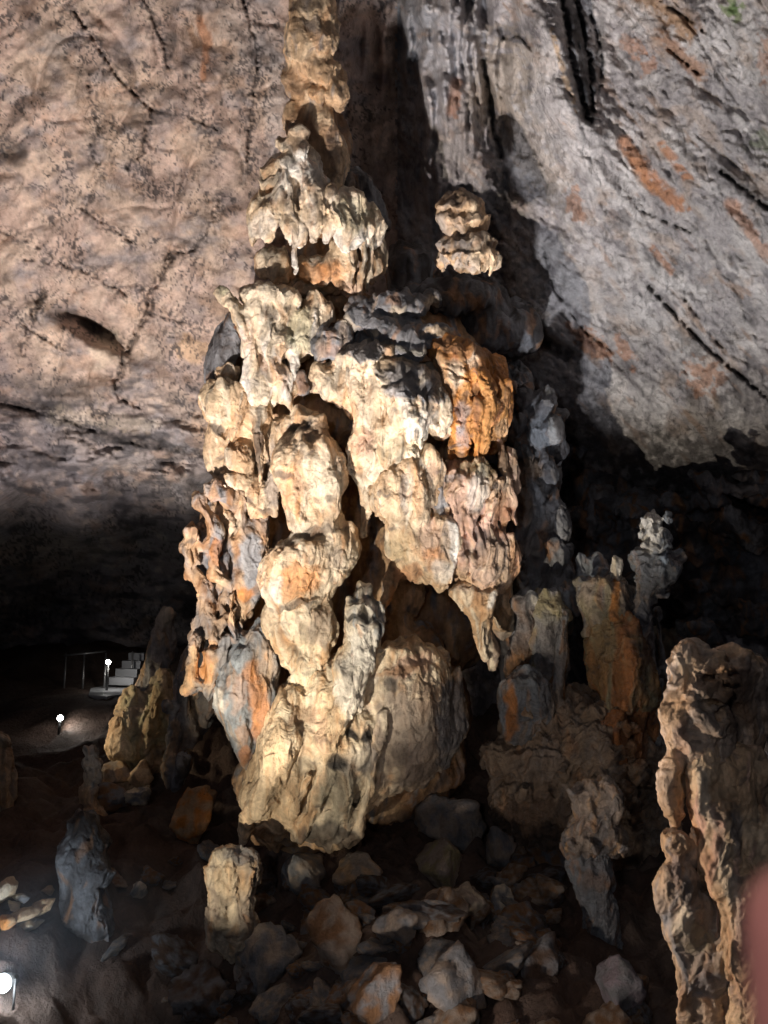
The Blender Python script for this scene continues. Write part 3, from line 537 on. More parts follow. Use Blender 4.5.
part('fluted_drapery', lr2, base=('tan', 'pink', 'cream'), zones=[(440, 496, 6, 36, -6, 'blue', .75), (452, 490, 5, 30, 0, 'pink', .6), (445, 478, 20, 5, 0, 'grey', .5), (478, 490, 10, 22, 15, 'white', .5), (490, 560, 28, 30, 0, 'taupe', .45), (504, 515, 12, 22, 0, 'rust', .6), (514, 560, 6, 26, 0, 'orange', .35), (482, 470, 20, 8, 0, 'olive', .5), (484, 536, 22, 6, 20, 'dark', .5), (500, 460, 6, 20, 0, 'brown', .6)], flute=3.0, lump=2, crease=1.0, grime=.5)
part('arch_leg', [ch([(462, 590, -40, 9), (478, 596, -40, 14), (482, 618, -38, 13), (488, 645, -34, 10), (490, 665, -28, 4)], 5), ch([(493, 596, -46, 5), (488, 612, -52, 5), (482, 626, -50, 4), (484, 655, -44, 4)], 2), e(474, 600, 16, 18, -34, 16), e(500, 600, 16, 40, 20, 20)], base=('tan', 'taupe', 'pale'), zones=[(492, 602, 4, 14, 20, 'white', .9), (466, 597, 8, 8, 0, 'pale', .6), (480, 602, 8, 14, 0, 'brown', .5), (485, 640, 4, 20, 0, 'pale', .6)])
# left fringe of knobbly drips
rr = random.Random(4); lf = [e(222, 560, 28, 70, 6, 24, k=6), e(250, 545, 20, 26, -24, 18), e(250, 575, 17, 34, -24, 16, 6)]
for x0, y0, x1, y1, r in [(200, 500, 214, 530, 9), (216, 490, 232, 500, 10), (228, 515, 236, 545, 9), (213, 535, 217, 575, 6), (217, 575, 230, 588, 5), (234, 585, 250, 592, 6), (248, 592, 246, 612, 5), (244, 612, 238, 634, 4), (220, 600, 224, 622, 5), (224, 620, 240, 614, 5), (222, 625, 216, 650, 5), (190, 530, 196, 560, 8), (186, 545, 192, 575, 6),
                          (198, 575, 206, 610, 8), (206, 610, 214, 630, 7), (232, 540, 238, 580, 6), (226, 640, 218, 668, 6), (212, 650, 205, 672, 6), (205, 590, 200, 640, 9), (215, 655, 206, 690, 8), (198, 640, 188, 690, 8), (210, 520, 208, 545, 7), (232, 600, 236, 640, 5), (226, 560, 226, 600, 5), (240, 506, 244, 530, 6), (262, 520, 260, 560, 8)]:
    z = rr.uniform(-40, -16); lf.append(ch([(x0, y0, z, r), ((x0+x1)/2+rr.uniform(-3, 3), (y0+y1)/2, z-rr.uniform(0, 8), r*.8), (x1, y1, z+3, r*.75)], 3)); lf.append(e(x1, y1, r*1.1, r*.9, z+2, r))
part('knobbly_fringe', lf, base=('tan', 'grey', 'brown'), zones=[(250, 560, 14, 36, 0, 'blue', .85), (230, 525, 14, 12, 0, 'pale', .5), (216, 555, 5, 18, 0, 'orange', .5), (222, 580, 8, 8, 0, 'cream', .6), (245, 592, 10, 8, 0, 'orange', .7), (238, 615, 8, 18, 20, 'cream', .6), (226, 618, 10, 8, 0, 'tan', .6), (200, 520, 14, 20, 0, 'brown', .6), (206, 665, 10, 16, 0, 'orange', .4), (225, 655, 10, 16, 0, 'grey', .7)], lump=2.6, crease=2, flute=1)
# base
lg = [e(248, 690, 30, 60, -20, 34, -4, k=8), e(236, 700, 19, 46, -34, 22, -6), ch([(256, 640, -36, 10), (240, 672, -46, 14), (232, 710, -46, 13), (244, 748, -44, 10), (248, 766, -40, 4)], 5), e(262, 650, 16, 30, -34, 18), ch([(222, 690, -30, 7), (216, 702, -28, 6), (224, 720, -28, 6)], 3), e(262, 720, 18, 40, -30, 20)]
part('grey_drape', lg, base=('blue', 'grey', 'taupe'), zones=[(262, 720, 13, 60, -12, 'orange', .6), (240, 690, 8, 26, 10, 'pink', .45), (219, 700, 6, 14, 0, 'white', .5), (247, 755, 6, 10, 0, 'rust', .7), (268, 665, 10, 30, 0, 'tan', .4)], flute=1.0, lump=1.8)
bs = [e(330, 745, 72, 78, -30, 60, -14, k=10), e(285, 775, 38, 58, -46, 42, 8), e(268, 800, 26, 40, -44, 30), e(330, 705, 40, 50, -44, 40), ch([(292, 700, -70, 14), (280, 750, -88, 16), (262, 800, -84, 14), (246, 832, -72, 8), (240, 842, -66, 3)], 8), e(404, 715, 50, 78, -28, 52, 4, k=8), e(396, 690, 36, 44, -44, 40), e(428, 700, 22, 54, -14, 34, 8), e(452, 718, 14, 50, 2, 26, 6), ch([(440, 655, -22, 7), (446, 690, -26, 7), (450, 730, -22, 6), (440, 765, -20, 5)], 3),
      e(410, 752, 30, 36, -30, 34), ch([(362, 640, -76, 18), (352, 670, -82, 20), (346, 700, -84, 16), (330, 740, -88, 14)], 8), ch([(384, 710, -84, 5), (378, 750, -86, 5), (366, 800, -74, 5), (358, 832, -64, 4)], 3), ch([(330, 760, -84, 10), (318, 800, -84, 8), (300, 832, -72, 6)], 4), ch([(340, 770, -80, 10), (345, 810, -74, 12), (330, 846, -60, 8)], 5), e(330, 822, 34, 26, -46, 34), e(300, 815, 24, 22, -56, 20),
      ch([(376, 655, -70, 10), (405, 652, -62, 8), (430, 660, -46, 7)], 6), ch([(318, 722, -84, 6), (332, 728, -90, 4), (342, 700, -92, 3)], 3), e(255, 826, 12, 16, -56, 14), ch([(346, 790, -84, 4), (340, 832, -72, 4)], 2), ch([(310, 780, -90, 4), (290, 815, -84, 4)], 2)]
part('base_boulder', bs, base=('cream', 'pale', 'tan'), zones=[(270, 770, 24, 60, 10, 'cream', .6), (354, 680, 20, 44, 10, 'white', .85), (408, 735, 44, 62, 0, (.30, .25, .21), .9), (452, 720, 16, 60, 6, 'grey', .85), (412, 665, 24, 12, -10, 'pink', .7), (392, 685, 8, 6, 0, 'dark', .75), (398, 672, 28, 4, -8, 'brown', .7), (300, 715, 18, 10, -20, 'brown', .6), (366, 770, 8, 8, 0, 'dark', .7),  # brown-grey and grey zones paint the right lobe's shaded side
      (345, 795, 28, 36, 0, (.2, .19, .15), .75), (330, 840, 44, 16, -4, 'dark', .85), (262, 836, 14, 10, 0, 'brown', .8), (320, 730, 8, 26, -10, 'pink', .4), (386, 720, 4, 14, 0, 'pale', .6), (364, 800, 4, 34, 10, 'pale', .6), (300, 800, 6, 26, -30, 'dark', .35), (425, 690, 14, 30, 0, 'brown', .35), (360, 760, 24, 20, 0, 'grey', .4), (350, 735, 9, 6, 0, 'black', .97), (368, 738, 8, 7, 0, 'black', .97), (336, 762, 11, 9, 0, 'black', .9), (345, 722, 9, 4, 20, 'black', .5)], flute=.9, lump=3.2, crease=1.6, step=1.5)  # wide dark zone along the foot paints the shadow cast by the ground
part('horned_stub', [ch([(363, 592, -82, 7), (362, 610, -86, 17), (362, 640, -82, 17), (358, 665, -80, 18)], 5), e(366, 592, 10, 9, -84), ch([(350, 596, -88, 5), (352, 612, -94, 7), (350, 626, -92, 5)], 3), ch([(378, 604, -84, 6), (384, 618, -82, 4), (374, 634, -86, 5)], 3), e(362, 626, 17, 6, -88, 16), hole(366, 610, 6, 6, -102, 10)],
     base=('white', 'pale', 'blue'), zones=[(362, 606, 18, 20, 0, 'blue', .4), (362, 619, 17, 4, 0, 'black', .85), (352, 600, 5, 8, 0, 'black', .6), (376, 600, 5, 9, -30, 'black', .7), (364, 588, 12, 4, 0, 'black', .6), (378, 626, 5, 7, 0, 'dark', .6), (370, 609, 5, 8, 0, 'white', .7)], crease=2, lump=2.4)

# ------------------------------------------------------------------ the other dripstone
def single(name, prims, D, label, cat, mat=M_COL, group=None, **kw):
    return sculpt(name, prims, D, mat, None, label=label, cat=cat, group=group, **kw)
DM = ('grey', 'taupe', 'brown')
# small lump that hangs in front of the upper wall
t = root('stalagmite_cone', at(466, 282, 8.9), 'small tiered cream dripstone cone standing alone right of the column top', 'stalagmite')
sculpt('upper_tier', [e(461, 200, 14, 8, 0, 13), e(462, 212, 17, 14, 0, 16), *skirt(461, 204, 20, 6, 0, 19, 9, 8, 21, r=4.5, k=1.5), *skirt(463, 218, 24, 6, 0, 22, 11, 12, 26, r=4.5, k=1.5), e(463, 230, 20, 9, 2, 18)], 8.9, M_COL, t, base=('taupe', 'tan', 'cream'), zones=[(462, 198, 20, 10, 0, 'dark', .6), (463, 218, 22, 4, 0, 'dark', .5)], flute=1.2, lump=1.5)
sculpt('lower_tier', [e(466, 242, 26, 10, 0, 22), *skirt(467, 240, 29, 7, 0, 26, 12, 14, 22, r=5, k=1.5), *skirt(469, 254, 32, 6, 0, 29, 15, 16, 23, r=4.2, k=1.2), e(468, 260, 24, 12, 4, 22)], 8.9, M_COL, t, base=('cream', 'taupe', 'tan'), zones=[(467, 244, 32, 8, 0, 'dark', .6)], flute=1.8, lump=1.5)
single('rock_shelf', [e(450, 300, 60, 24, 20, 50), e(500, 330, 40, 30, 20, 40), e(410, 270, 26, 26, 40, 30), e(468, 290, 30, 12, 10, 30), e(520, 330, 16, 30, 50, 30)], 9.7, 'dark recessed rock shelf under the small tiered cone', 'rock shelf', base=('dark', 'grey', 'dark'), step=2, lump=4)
# dark masses between the column and the right wall
rr = random.Random(12)
bp = [e(530, 520, 34, 110, 10, 40, k=8), e(515, 420, 22, 60, 20, 40), e(545, 600, 34, 60, 0, 40), e(520, 640, 24, 60, 0, 40)]
for i in range(46):
    x = rr.uniform(506, 566); y = rr.uniform(372, 640)
    if x < 516 and y > 430 and y < 600: x += 10
    r = rr.uniform(7, 15); bp.append(e(x, y, r*rr.uniform(.7, 1.1), r*rr.uniform(.8, 1.9), rr.uniform(-34, -10), r, rr.uniform(-20, 20), 3))
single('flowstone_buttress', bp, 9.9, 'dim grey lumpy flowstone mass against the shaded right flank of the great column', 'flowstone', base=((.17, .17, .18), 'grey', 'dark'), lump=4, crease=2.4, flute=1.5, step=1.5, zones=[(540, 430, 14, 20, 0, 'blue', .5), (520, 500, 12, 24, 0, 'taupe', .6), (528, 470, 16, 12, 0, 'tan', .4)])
fb = []
for i in range(40):
    x = rr.uniform(560, 790); y = rr.uniform(470, 640) if x > 600 else rr.uniform(430, 600); r = rr.uniform(9, 20)
    fb.append(e(x, y, r*1.3, r*.7, rr.uniform(-20, 20), r, 14, 4))
fb += [e(690, 560, 130, 70, 40, 40, 6), e(600, 520, 40, 80, 50, 30), ch([(592, 500, -10, 5), (594, 535, -12, 4)]), ch([(610, 490, -10, 4), (612, 520, -10, 2)]), e(735, 520, 16, 13, -30), e(745, 490, 26, 6, -24, 10, 8), e(752, 476, 22, 5, -20, 10, 10), e(720, 500, 16, 5, -22, 8, 20)]
single('ledged_outcrop', fb, 12.0, 'dark ledged rock outcrop in the gloom at the right edge behind the knobbly stalagmite', 'rock outcrop', mat=M_WALL_R, base=('dark', 'grey', 'brown'), led=2.0, lump=4, step=2, crease=2, zones=[(735, 520, 14, 12, 0, 'grey', .6), (735, 485, 34, 16, 8, 'wallgrey', .5)])
# right middle group
D = 9.2
single('flowstone_mound', [e(560, 735, 62, 50, 10, 60, k=10), e(600, 770, 60, 60, 20, 60, k=10), e(560, 800, 70, 70, 20, 60), e(510, 760, 34, 20, 0, 40, 16), e(545, 765, 30, 28, -34, 26), e(590, 745, 46, 30, -30, 30, 10), e(640, 760, 34, 50, 10, 40), e(620, 700, 30, 30, 10, 30), e(600, 850, 90, 70, 40, 60), *[e(520+rr.uniform(0, 120), 700+rr.uniform(0, 100), rr.uniform(8, 14), rr.uniform(5, 8), -46+rr.uniform(-6, 20), 12, 10, 3) for i in range(46)]],
       D, 'wet brown rippled flowstone mound carrying a cluster of stalagmites, right of the column', 'flowstone', M_WET, base=((.50, .38, .27), (.38, .28, .20), 'taupe'), led=3.2, crease=3.4, lump=4, flute=0, step=1.5, zones=[(640, 745, 8, 26, 0, 'rust', .7), (628, 740, 6, 26, 0, 'orange', .4), (540, 765, 26, 20, 0, 'taupe', .5), (560, 830, 90, 40, 0, 'mud', .8)])
t = root('orange_stalagmite', at(620, 720, D), 'thick wet orange and olive stalagmite with a flat top right of the column', 'stalagmite')
sculpt('bulging_body', [e(622, 665, 30, 48, -30, 30, k=8), e(618, 640, 28, 30, -26, 26), e(632, 690, 26, 34, -26, 28), ch([(606, 670, -48, 11), (614, 700, -54, 9)]), ch([(630, 650, -52, 10), (632, 705, -56, 10)]), e(598, 655, 14, 36, -24, 20)], D, M_WET, t, base=((.45, .27, .12), 'rust', 'olive'), zones=[(604, 640, 14, 24, 0, 'olive', .5), (648, 640, 10, 50, 0, 'dark', .6), (624, 680, 14, 40, 0, (.55, .24, .09), .6)], led=1.2, crease=1.5, flute=1.2)
sculpt('flat_topped_neck', [e(602, 604, 24, 26, -20, 24, k=5), e(602, 586, 24, 9, -20, 22), e(614, 612, 16, 34, -24, 20), e(630, 610, 14, 22, -10, 20), e(596, 620, 16, 26, -20, 20)], D, M_WET, t, base=('olive', 'taupe', 'grey'), zones=[(615, 610, 5, 40, 0, 'orange', .85), (632, 606, 8, 20, 0, 'dark', .7), (596, 582, 16, 4, 0, 'tan', .4)], led=1.0, crease=1.2)
sculpt('lower_apron', [ch([(618, 716, -44, 10), (620, 742, -42, 10), (622, 768, -36, 5)]), ch([(640, 712, -36, 9), (640, 744, -34, 8), (642, 760, -30, 4)]), ch([(604, 716, -44, 8), (606, 738, -42, 6)]), ch([(652, 700, -20, 7), (656, 735, -20, 7)])], D, M_WET, t, base=('rust', (.4, .2, .1), 'brown'), flute=1.5)
single('white_figure_stalagmite', [ch([(618, 577, -24, 5), (617, 570, -24, 4.2), (618, 563, -24, 3.4)], 2), e(618, 561, 3.2, 2.6, -24), e(614, 573, 2.4, 4, -24), e(621, 568, 2, 3, -25)], D, 'tiny bright white stalagmite stub on top of the orange stalagmite', 'stalagmite', base=('white', 'white', 'pale'), step=.6, lump=.4, flute=.3, crease=.3, warp=.5, grime=.1)
single('blocky_stalagmite', [e(592, 572, 14, 18, 10, 14, k=3), e(580, 570, 8, 20, 4, 10), e(602, 576, 8, 16, 6, 10), e(588, 598, 24, 20, 14, 20), e(560, 606, 18, 30, 14, 20)], 9.4, 'grey blocky stalagmite stump behind the orange stalagmite', 'stalagmite', base=('grey', 'blue', 'taupe'), led=1)
single('slim_stalagmite', [ch([(563, 613, -30, 7), (560, 640, -30, 8), (557, 680, -30, 9), (555, 706, -28, 14)], 4)], D, 'slim pale-topped pillar stalagmite between the olive dome and the orange stalagmite', 'stalagmite', M_WET, base=('taupe', 'grey', 'brown'), lump=1.5)
single('dome_stalagmite', [e(547, 612, 17, 20, -20, 20, k=4), e(547, 600, 12, 9, -22), *skirt(547, 618, 20, 12, -20, 18, 9, 50, 31, r=7), e(545, 660, 20, 44, -14, 20), e(534, 690, 18, 26, -14, 20)], D, 'olive green domed stalagmite with dark drips beside the slim pillar', 'stalagmite', M_WET, base=('taupe', 'grey', 'olive'), zones=[(547, 606, 20, 18, 0, 'olive', .85), (547, 650, 20, 34, 0, 'grey', .7), (552, 640, 5, 16, 0, 'dark', .6)], led=.8)
single('squat_stalagmite', [e(524, 606, 12, 12, -26, 12, k=3), e(527, 626, 11, 16, -28, 12), e(522, 646, 12, 18, -26, 12), e(530, 596, 6, 5, -30), e(518, 670, 14, 30, -10, 16)], D, 'stubby dark brown stalagmite closest to the arch leg of the column', 'stalagmite', M_WET, base=('brown', 'grey', 'dark'), zones=[(535, 603, 3, 5, 0, 'white', .8)])
single('striped_stalagmite', [e(526, 680, 20, 12, -46, 18, k=4), *skirt(527, 684, 22, 9, -46, 18, 7, 40, 33, r=8), e(526, 712, 18, 30, -42, 16), e(512, 720, 9, 26, -48, 10)], D, 'short stalagmite stump striped orange and blue-grey low in front of the olive dome', 'stalagmite', M_WET, base=('blue', 'grey', 'taupe'), zones=[(511, 712, 7, 36, 0, 'orange', .8), (526, 676, 20, 6, 0, 'dark', .6)])
single('knobbly_stalagmite', [e(652, 525, 13, 15, -10, 13, k=4), e(658, 540, 14, 14, -10, 14), e(651, 560, 19, 14, -10, 16), e(656, 578, 22, 18, -12, 18), e(645, 594, 13, 16, -10, 14, 20), e(640, 610, 7, 18, -8, 10), ch([(640, 600, -8, 8), (650, 650, 0, 7), (660, 740, 0, 9)]), e(672, 566, 12, 16, -2, 14), *[e(rr.uniform(636, 672), rr.uniform(515, 600), 4, 3, -22, 5, k=2) for i in range(40)]],
       9.0, 'knobbly speckled grey and cream stalagmite standing alone in the dark right of the white stub', 'stalagmite', M_WET, base=('grey', 'blue', 'taupe'), mott=.3, zones=[(652, 530, 15, 24, 0, 'white', .85), (664, 560, 5, 7, 0, (.5, .62, .75), .9), (660, 585, 16, 10, 0, 'grey', .5)], led=2.2, crease=2.6, lump=2.4, flute=0, step=1.0)
single('slender_column', [ch([(655, 610, 0, 5), (664, 660, 0, 4), (668, 700, 0, 6)], 3), ch([(660, 690, 0, 6), (664, 760, 0, 10)], 3)], 10.2, 'thin dark stalagmite shaft in shadow below the knobbly stalagmite', 'stalagmite', base=DM)
t = root('dark_pillar', at(595, 960, 7.6), 'tall dark grey pillar with a ringed top in the lower right foreground gloom', 'stalagmite')
sculpt('ringed_top', [e(598, 806, 30, 22, -10, 24, k=5), e(592, 792, 22, 14, -10, 18), e(582, 840, 20, 30, -8, 20), e(604, 835, 22, 22, -6, 20), *[e(rr.uniform(572, 626), rr.uniform(785, 850), 7, 6, -26, 8) for i in range(16)], hole(600, 806, 12, 10, -40, 14), hole(600, 800, 9, 8, -34, 10)], 7.6, M_WET, t, base=('taupe', 'grey', 'tan'), crease=2.5, lump=3)
sculpt('shaft', [e(594, 880, 20, 34, -6, 20, k=6), e(602, 920, 21, 34, -6, 20), e(606, 960, 18, 40, -4, 18), e(580, 860, 12, 24, -8, 14), ch([(606, 960, 0, 22), (606, 1030, 0, 30)])], 7.6, M_WET, t, base=('grey', 'blue', 'grey'), zones=[(596, 880, 16, 12, 0, 'brown', .4)])
# right foreground stalagmite
D = 4.8
t = root('foreground_stalagmite', at(715, 1180, D), 'large knotted tan and pink stalagmite nearest the camera at the right edge', 'stalagmite')
K = dict(lump=2.4, crease=1.0, flute=.8, step=1.5, led=.6, warp=5, sc=1.9, sag=.6)
sculpt('craggy_head', [e(692, 665, 26, 24, 0, 30, k=8), e(690, 700, 24, 40, 0, 30), e(704, 740, 34, 40, 6, 34), e(730, 680, 46, 34, 40, 40), e(678, 725, 16, 30, -10, 20), e(672, 768, 12, 24, -8, 18), e(672, 800, 12, 30, -4, 18, -8), e(730, 730, 40, 60, 40, 30), ch([(686, 650, -20, 9), (676, 690, -20, 9), (668, 735, -16, 7)]), *[e(rr.uniform(680, 730), rr.uniform(655, 765), rr.uniform(8, 16), rr.uniform(4, 7), -24+rr.uniform(-4, 8), 10, rr.uniform(-15, 25), 3) for i in range(22)]],
       D, M_COL, t, base=('tan', (.6, .47, .36), 'taupe'), zones=[(725, 680, 30, 26, 0, 'brown', .5), (745, 700, 26, 40, 0, 'mud', .7), (690, 665, 16, 14, 0, 'cream', .5), (682, 740, 9, 22, 0, 'pink', .4)], **dict(K, led=1.6, crease=1.2, rough=.5, sag=.2, lump=1.6, sc=1.4, warp=3))  # brown and mud-coloured zones paint shade on the head's right side
sculpt('right_limb', [ch([(700, 745, -6, 16), (708, 790, -10, 20), (722, 850, -16, 24), (740, 910, -20, 27), (752, 965, -20, 30), (764, 1040, -16, 36), (770, 1130, -10, 48), (770, 1220, 0, 62)], 8), e(738, 800, 34, 60, 10, 30), e(760, 880, 34, 90, 10, 34)],
       D, M_COL, t, base=('cream', 'tan', 'pink'), zones=[(706, 800, 6, 50, -12, 'pale', .6), (730, 880, 8, 60, -14, 'pale', .5), (700, 860, 10, 40, -16, 'rust', .4), (735, 830, 8, 24, 0, 'grey', .6), (745, 930, 18, 40, 0, 'taupe', .4)], **K)
sculpt('left_limb', [e(680, 848, 22, 16, -14, 18, 12, 5), e(676, 890, 22, 34, -14, 22), e(690, 925, 28, 34, -10, 26, 20), e(692, 965, 24, 34, -10, 22), e(716, 960, 36, 40, -6, 28, 24), ch([(682, 960, -18, 12), (690, 995, -18, 8), (694, 1012, -14, 5)]), ch([(705, 1000, 0, 22), (720, 1100, 4, 44), (720, 1220, 6, 60)], 8)],
       D, M_COL, t, base=('taupe', 'tan', 'grey'), zones=[(680, 846, 20, 10, 12, 'tan', .7), (690, 890, 14, 14, 0, 'dark', .6), (682, 926, 11, 18, 0, 'pale', .8), (712, 985, 30, 14, -10, 'grey', .8), (676, 870, 10, 24, 0, 'brown', .5), (700, 940, 16, 14, 0, 'olive', .4)], **K)
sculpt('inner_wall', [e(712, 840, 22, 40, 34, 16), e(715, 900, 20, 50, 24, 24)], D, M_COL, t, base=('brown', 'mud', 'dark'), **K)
single('rear_shelf', [e(750, 700, 60, 44, 20, 40), e(750, 760, 70, 60, 20, 40), e(780, 850, 70, 80, 30, 40)], 6.4, 'dark rounded rock behind the foreground stalagmite', 'rock', base=('mud', 'dark', 'grey'), step=2, lump=5)
# ---- left group
D = 11.5
single('leaning_stalagmite', [ch([(168, 622, 0, 8), (162, 640, 0, 10), (156, 662, 0, 12), (150, 690, 4, 15), (146, 720, 8, 18)], 6), e(168, 618, 9, 8, 0), e(172, 640, 6, 16, 4)], D, 'pale round-topped stalagmite leaning in the gloom beside the lit path', 'stalagmite', base=('taupe', 'grey', 'tan'), zones=[(168, 620, 8, 10, 0, 'pale', .5)], step=1.1)
single('yellow_flowstone', [ch([(134, 694, -10, 10), (126, 722, -16, 14), (122, 748, -18, 18)], 6), e(128, 746, 22, 18, -14, 20), e(160, 700, 16, 34, -10, 18, 8), e(152, 730, 18, 32, -14, 20), ch([(165, 680, -20, 8), (156, 710, -28, 9), (148, 745, -28, 6), (146, 770, -24, 3)]), ch([(178, 690, -10, 6), (168, 730, -20, 6), (160, 768, -18, 3)]), e(140, 760, 20, 16, -10, 18)],
       D, 'yellowish flowstone bank with a fluted front at the foot of the leaning stalagmite', 'flowstone', base=('tan', 'olive', 'cream'), zones=[(120, 748, 18, 16, 0, 'cream', .5), (155, 715, 12, 34, 8, (.5, .32, .14), .7), (140, 700, 8, 30, 20, 'taupe', .5)], crease=2.6, flute=1.5, led=1)
single('jagged_stalagmite', [ch([(192, 660, 0, 6), (182, 700, -8, 8), (176, 740, -8, 10), (172, 775, -6, 12)], 5), ch([(200, 640, 0, 7), (206, 700, -6, 9), (200, 720, -6, 5)], 4), ch([(186, 700, -14, 5), (192, 735, -14, 5), (188, 745, -12, 3)]), e(178, 765, 16, 16, 0), e(168, 706, 6, 8, -14), e(195, 690, 20, 50, 16, 16)], 10.6, 'jagged grey and tan stalagmite pressed against the lower left of the column', 'stalagmite', base=('taupe', 'grey', 'tan'), zones=[(194, 700, 5, 22, 0, 'cream', .6), (172, 705, 6, 8, 0, 'white', .5), (178, 740, 12, 16, 0, 'dark', .5)], crease=2.4)
single('ringed_stump', [e(90, 752, 8, 8, 0, k=2), e(91, 766, 9, 9, 0, k=2), e(91, 780, 9, 9, 0, k=2), e(90, 796, 11, 12, 0, k=2), e(92, 815, 16, 16, 0)], 10.2, 'small ringed stalagmite stump left of the yellow flowstone', 'stalagmite', base=('taupe', 'tan', 'grey'), step=.9, lump=1.5)
single('edge_stalagmite', [ch([(2, 742, 0, 9), (2, 775, 0, 13), (-2, 815, 0, 13), (-6, 850, 0, 18), (-8, 930, 0, 34)], 4), e(4, 742, 9, 6, -3), e(-3, 800, 12, 14, -4)], 10.3, 'brown stalagmite cut off by the left edge of the picture', 'stalagmite', base=('tan', 'taupe', 'brown'), crease=2, zones=[(4, 738, 8, 5, 0, 'pale', .5), (0, 830, 14, 20, 0, 'taupe', .6)])
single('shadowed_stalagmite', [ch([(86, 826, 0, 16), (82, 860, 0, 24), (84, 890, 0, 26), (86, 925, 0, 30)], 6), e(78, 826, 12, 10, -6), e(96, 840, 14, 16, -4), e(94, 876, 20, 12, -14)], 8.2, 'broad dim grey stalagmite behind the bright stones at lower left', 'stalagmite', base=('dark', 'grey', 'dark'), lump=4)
single('pale_stump', [e(232, 862, 22, 18, -10, 20, k=5), e(222, 885, 16, 26, -14, 18), e(236, 895, 18, 24, -8, 18), e(216, 912, 12, 18, -12, 14), e(244, 870, 18, 20, -4, 18), e(232, 930, 26, 30, 0, 24), *skirt(232, 868, 24, 14, -10, 20, 8, 34, 44, r=7)], 7.8, 'pale weathered stump of dripstone on the slope below the column base', 'stalagmite', base=('taupe', 'pale', 'tan'), zones=[(228, 880, 18, 24, 0, 'cream', .4), (240, 856, 20, 10, 0, 'grey', .7)], crease=2.4, flute=1.8)

# ------------------------------------------------------------------ boulders and rubble
def rock_mesh(seed, n=3, facets=14, flat=(1, 1, .75)):
    import bmesh
    bm = bmesh.new(); bmesh.ops.create_icosphere(bm, subdivisions=n, radius=1)
    V = np.array([v.co[:] for v in bm.verts]); Fc = np.array([[v.index for v in f.verts] for f in bm.faces]); bm.free()
    r = np.random.RandomState(seed); Nn = r.normal(size=(facets, 3)); Nn /= np.linalg.norm(Nn, axis=1)[:, None]; h = r.uniform(.42, .85, facets)
    dts = V@Nn.T; lim = np.where(dts > .05, h/np.maximum(dts, .05), 9).min(1)
    R = -np.log(np.exp(-26*np.minimum(lim, 3))+np.exp(-26*1.0))/26
    P = V*R[:, None]*np.array(flat)
    P = P*1.25*(1+0.30*fbm(P[:, 0]*1.8, P[:, 1]*1.8, P[:, 2]*1.8, 4, seed)+.05*fbm(P[:, 0]*7, P[:, 1]*7, P[:, 2]*7, 2, seed+9)-0.12*ridge(P[:, 0]*1.5, P[:, 1]*1.5, P[:, 2]*1.5, 2, seed+3))[:, None]
    return P, Fc
def rock(name, px, py, w, h, label, cat='rock', group=None, col=('grey', 'taupe'), seed=0, D=None, rot=0, n=4, mat=None, tilt=0, zones=None):
    """a rock whose middle is seen at (px, py) and which spans about w by h pixels, sunk a little into the slope"""
    if D is None:
        g, D = ground(px, py+h*0.32)
    P, Fc = rock_mesh(seed, n)
    c = at(px, py, D); s = D/F
    P = P*np.array([w*s*.58, (w+h)*.25*s*1.1, h*s*.62*1.2])
    Rm = np.array(Matrix.Rotation(math.radians(tilt), 3, 'Y')@Matrix.Rotation(math.radians(rot), 3, 'Z')); P = P@Rm.T
    m = sstep(-.2, .3, fbm(P[:, 0]/.15, P[:, 1]/.15, P[:, 2]/.15, 3, seed))[:, None]
    a, b = [np.array(C[q] if isinstance(q, str) else q) for q in col]
    o = mesh_obj(name, P+c, Fc, mat or M_ROCK, None, a*(1-m)+b*m, origin=c)
    return tag(o, label, cat, group)
rock('boulder', 190, 822, 38, 54, 'orange faced boulder catching the light on the slope left of the column base', 'boulder', col=('tan', 'orange'), seed=3, tilt=24)
rock('boulder', 118, 775, 34, 22, 'flat tan rock slab below the yellow flowstone', 'boulder', col=('taupe', 'tan'), seed=4, D=11.0)
rock('boulder', 138, 776, 22, 22, 'tilted cream rock beside the flat tan slab', 'boulder', col=('cream', 'tan'), seed=5, D=10.8, tilt=-30)
rock('boulder', 112, 797, 40, 20, 'low brown rubble block under the flat tan slab', 'boulder', col=('brown', 'grey'), seed=6, D=10.4)
rock('boulder', 138, 795, 20, 16, 'small speckled grey stone under the tilted cream rock', 'boulder', col=('grey', 'pale'), seed=7, D=10.3)
rock('boulder', 180, 772, 20, 34, 'dark grey upright stone under the jagged stalagmite', 'boulder', col=('grey', 'dark'), seed=8, D=9.8)
rock('stone', 138, 890, 17, 22, 'small blue-white stone alone on the dark slope', 'stone', col=('blue', 'white'), seed=9, tilt=20)
for i, (x, y, w_, h_, ti, c_, lb_) in enumerate([(4, 893, 18, 26, 20, ('cream', 'pale'), 'upright cream stone at the left edge above the glare of the floodlight'), (22, 914, 38, 11, -18, ('tan', 'cream'), 'long tan stone lying slanted in the bright stone patch'), (42, 908, 30, 14, -36, ('cream', 'tan'), 'slanting cream stone at the right end of the bright stone patch'), (30, 926, 34, 11, -20, ('pale', 'grey'), 'pale grey slab at the foot of the bright stone patch'), (24, 898, 16, 9, 0, ('grey', 'pale'), 'small grey stone at the top of the bright stone patch'), (8, 922, 18, 11, 10, ('orange', 'tan'), 'orange tinted stone in the bright stone patch'), (50, 890, 12, 9, 0, ('tan', 'taupe'), 'small tan stone nearest the dim grey stalagmite'), (14, 905, 14, 8, 30, ('tan', 'pale'), 'narrow stone wedged between the upright cream stone and the long tan stone')]):
    rock('stone', x, y, w_, h_, lb_, 'stone', group='brightly lit stones at lower left', col=c_, seed=20+i, tilt=ti, n=3)
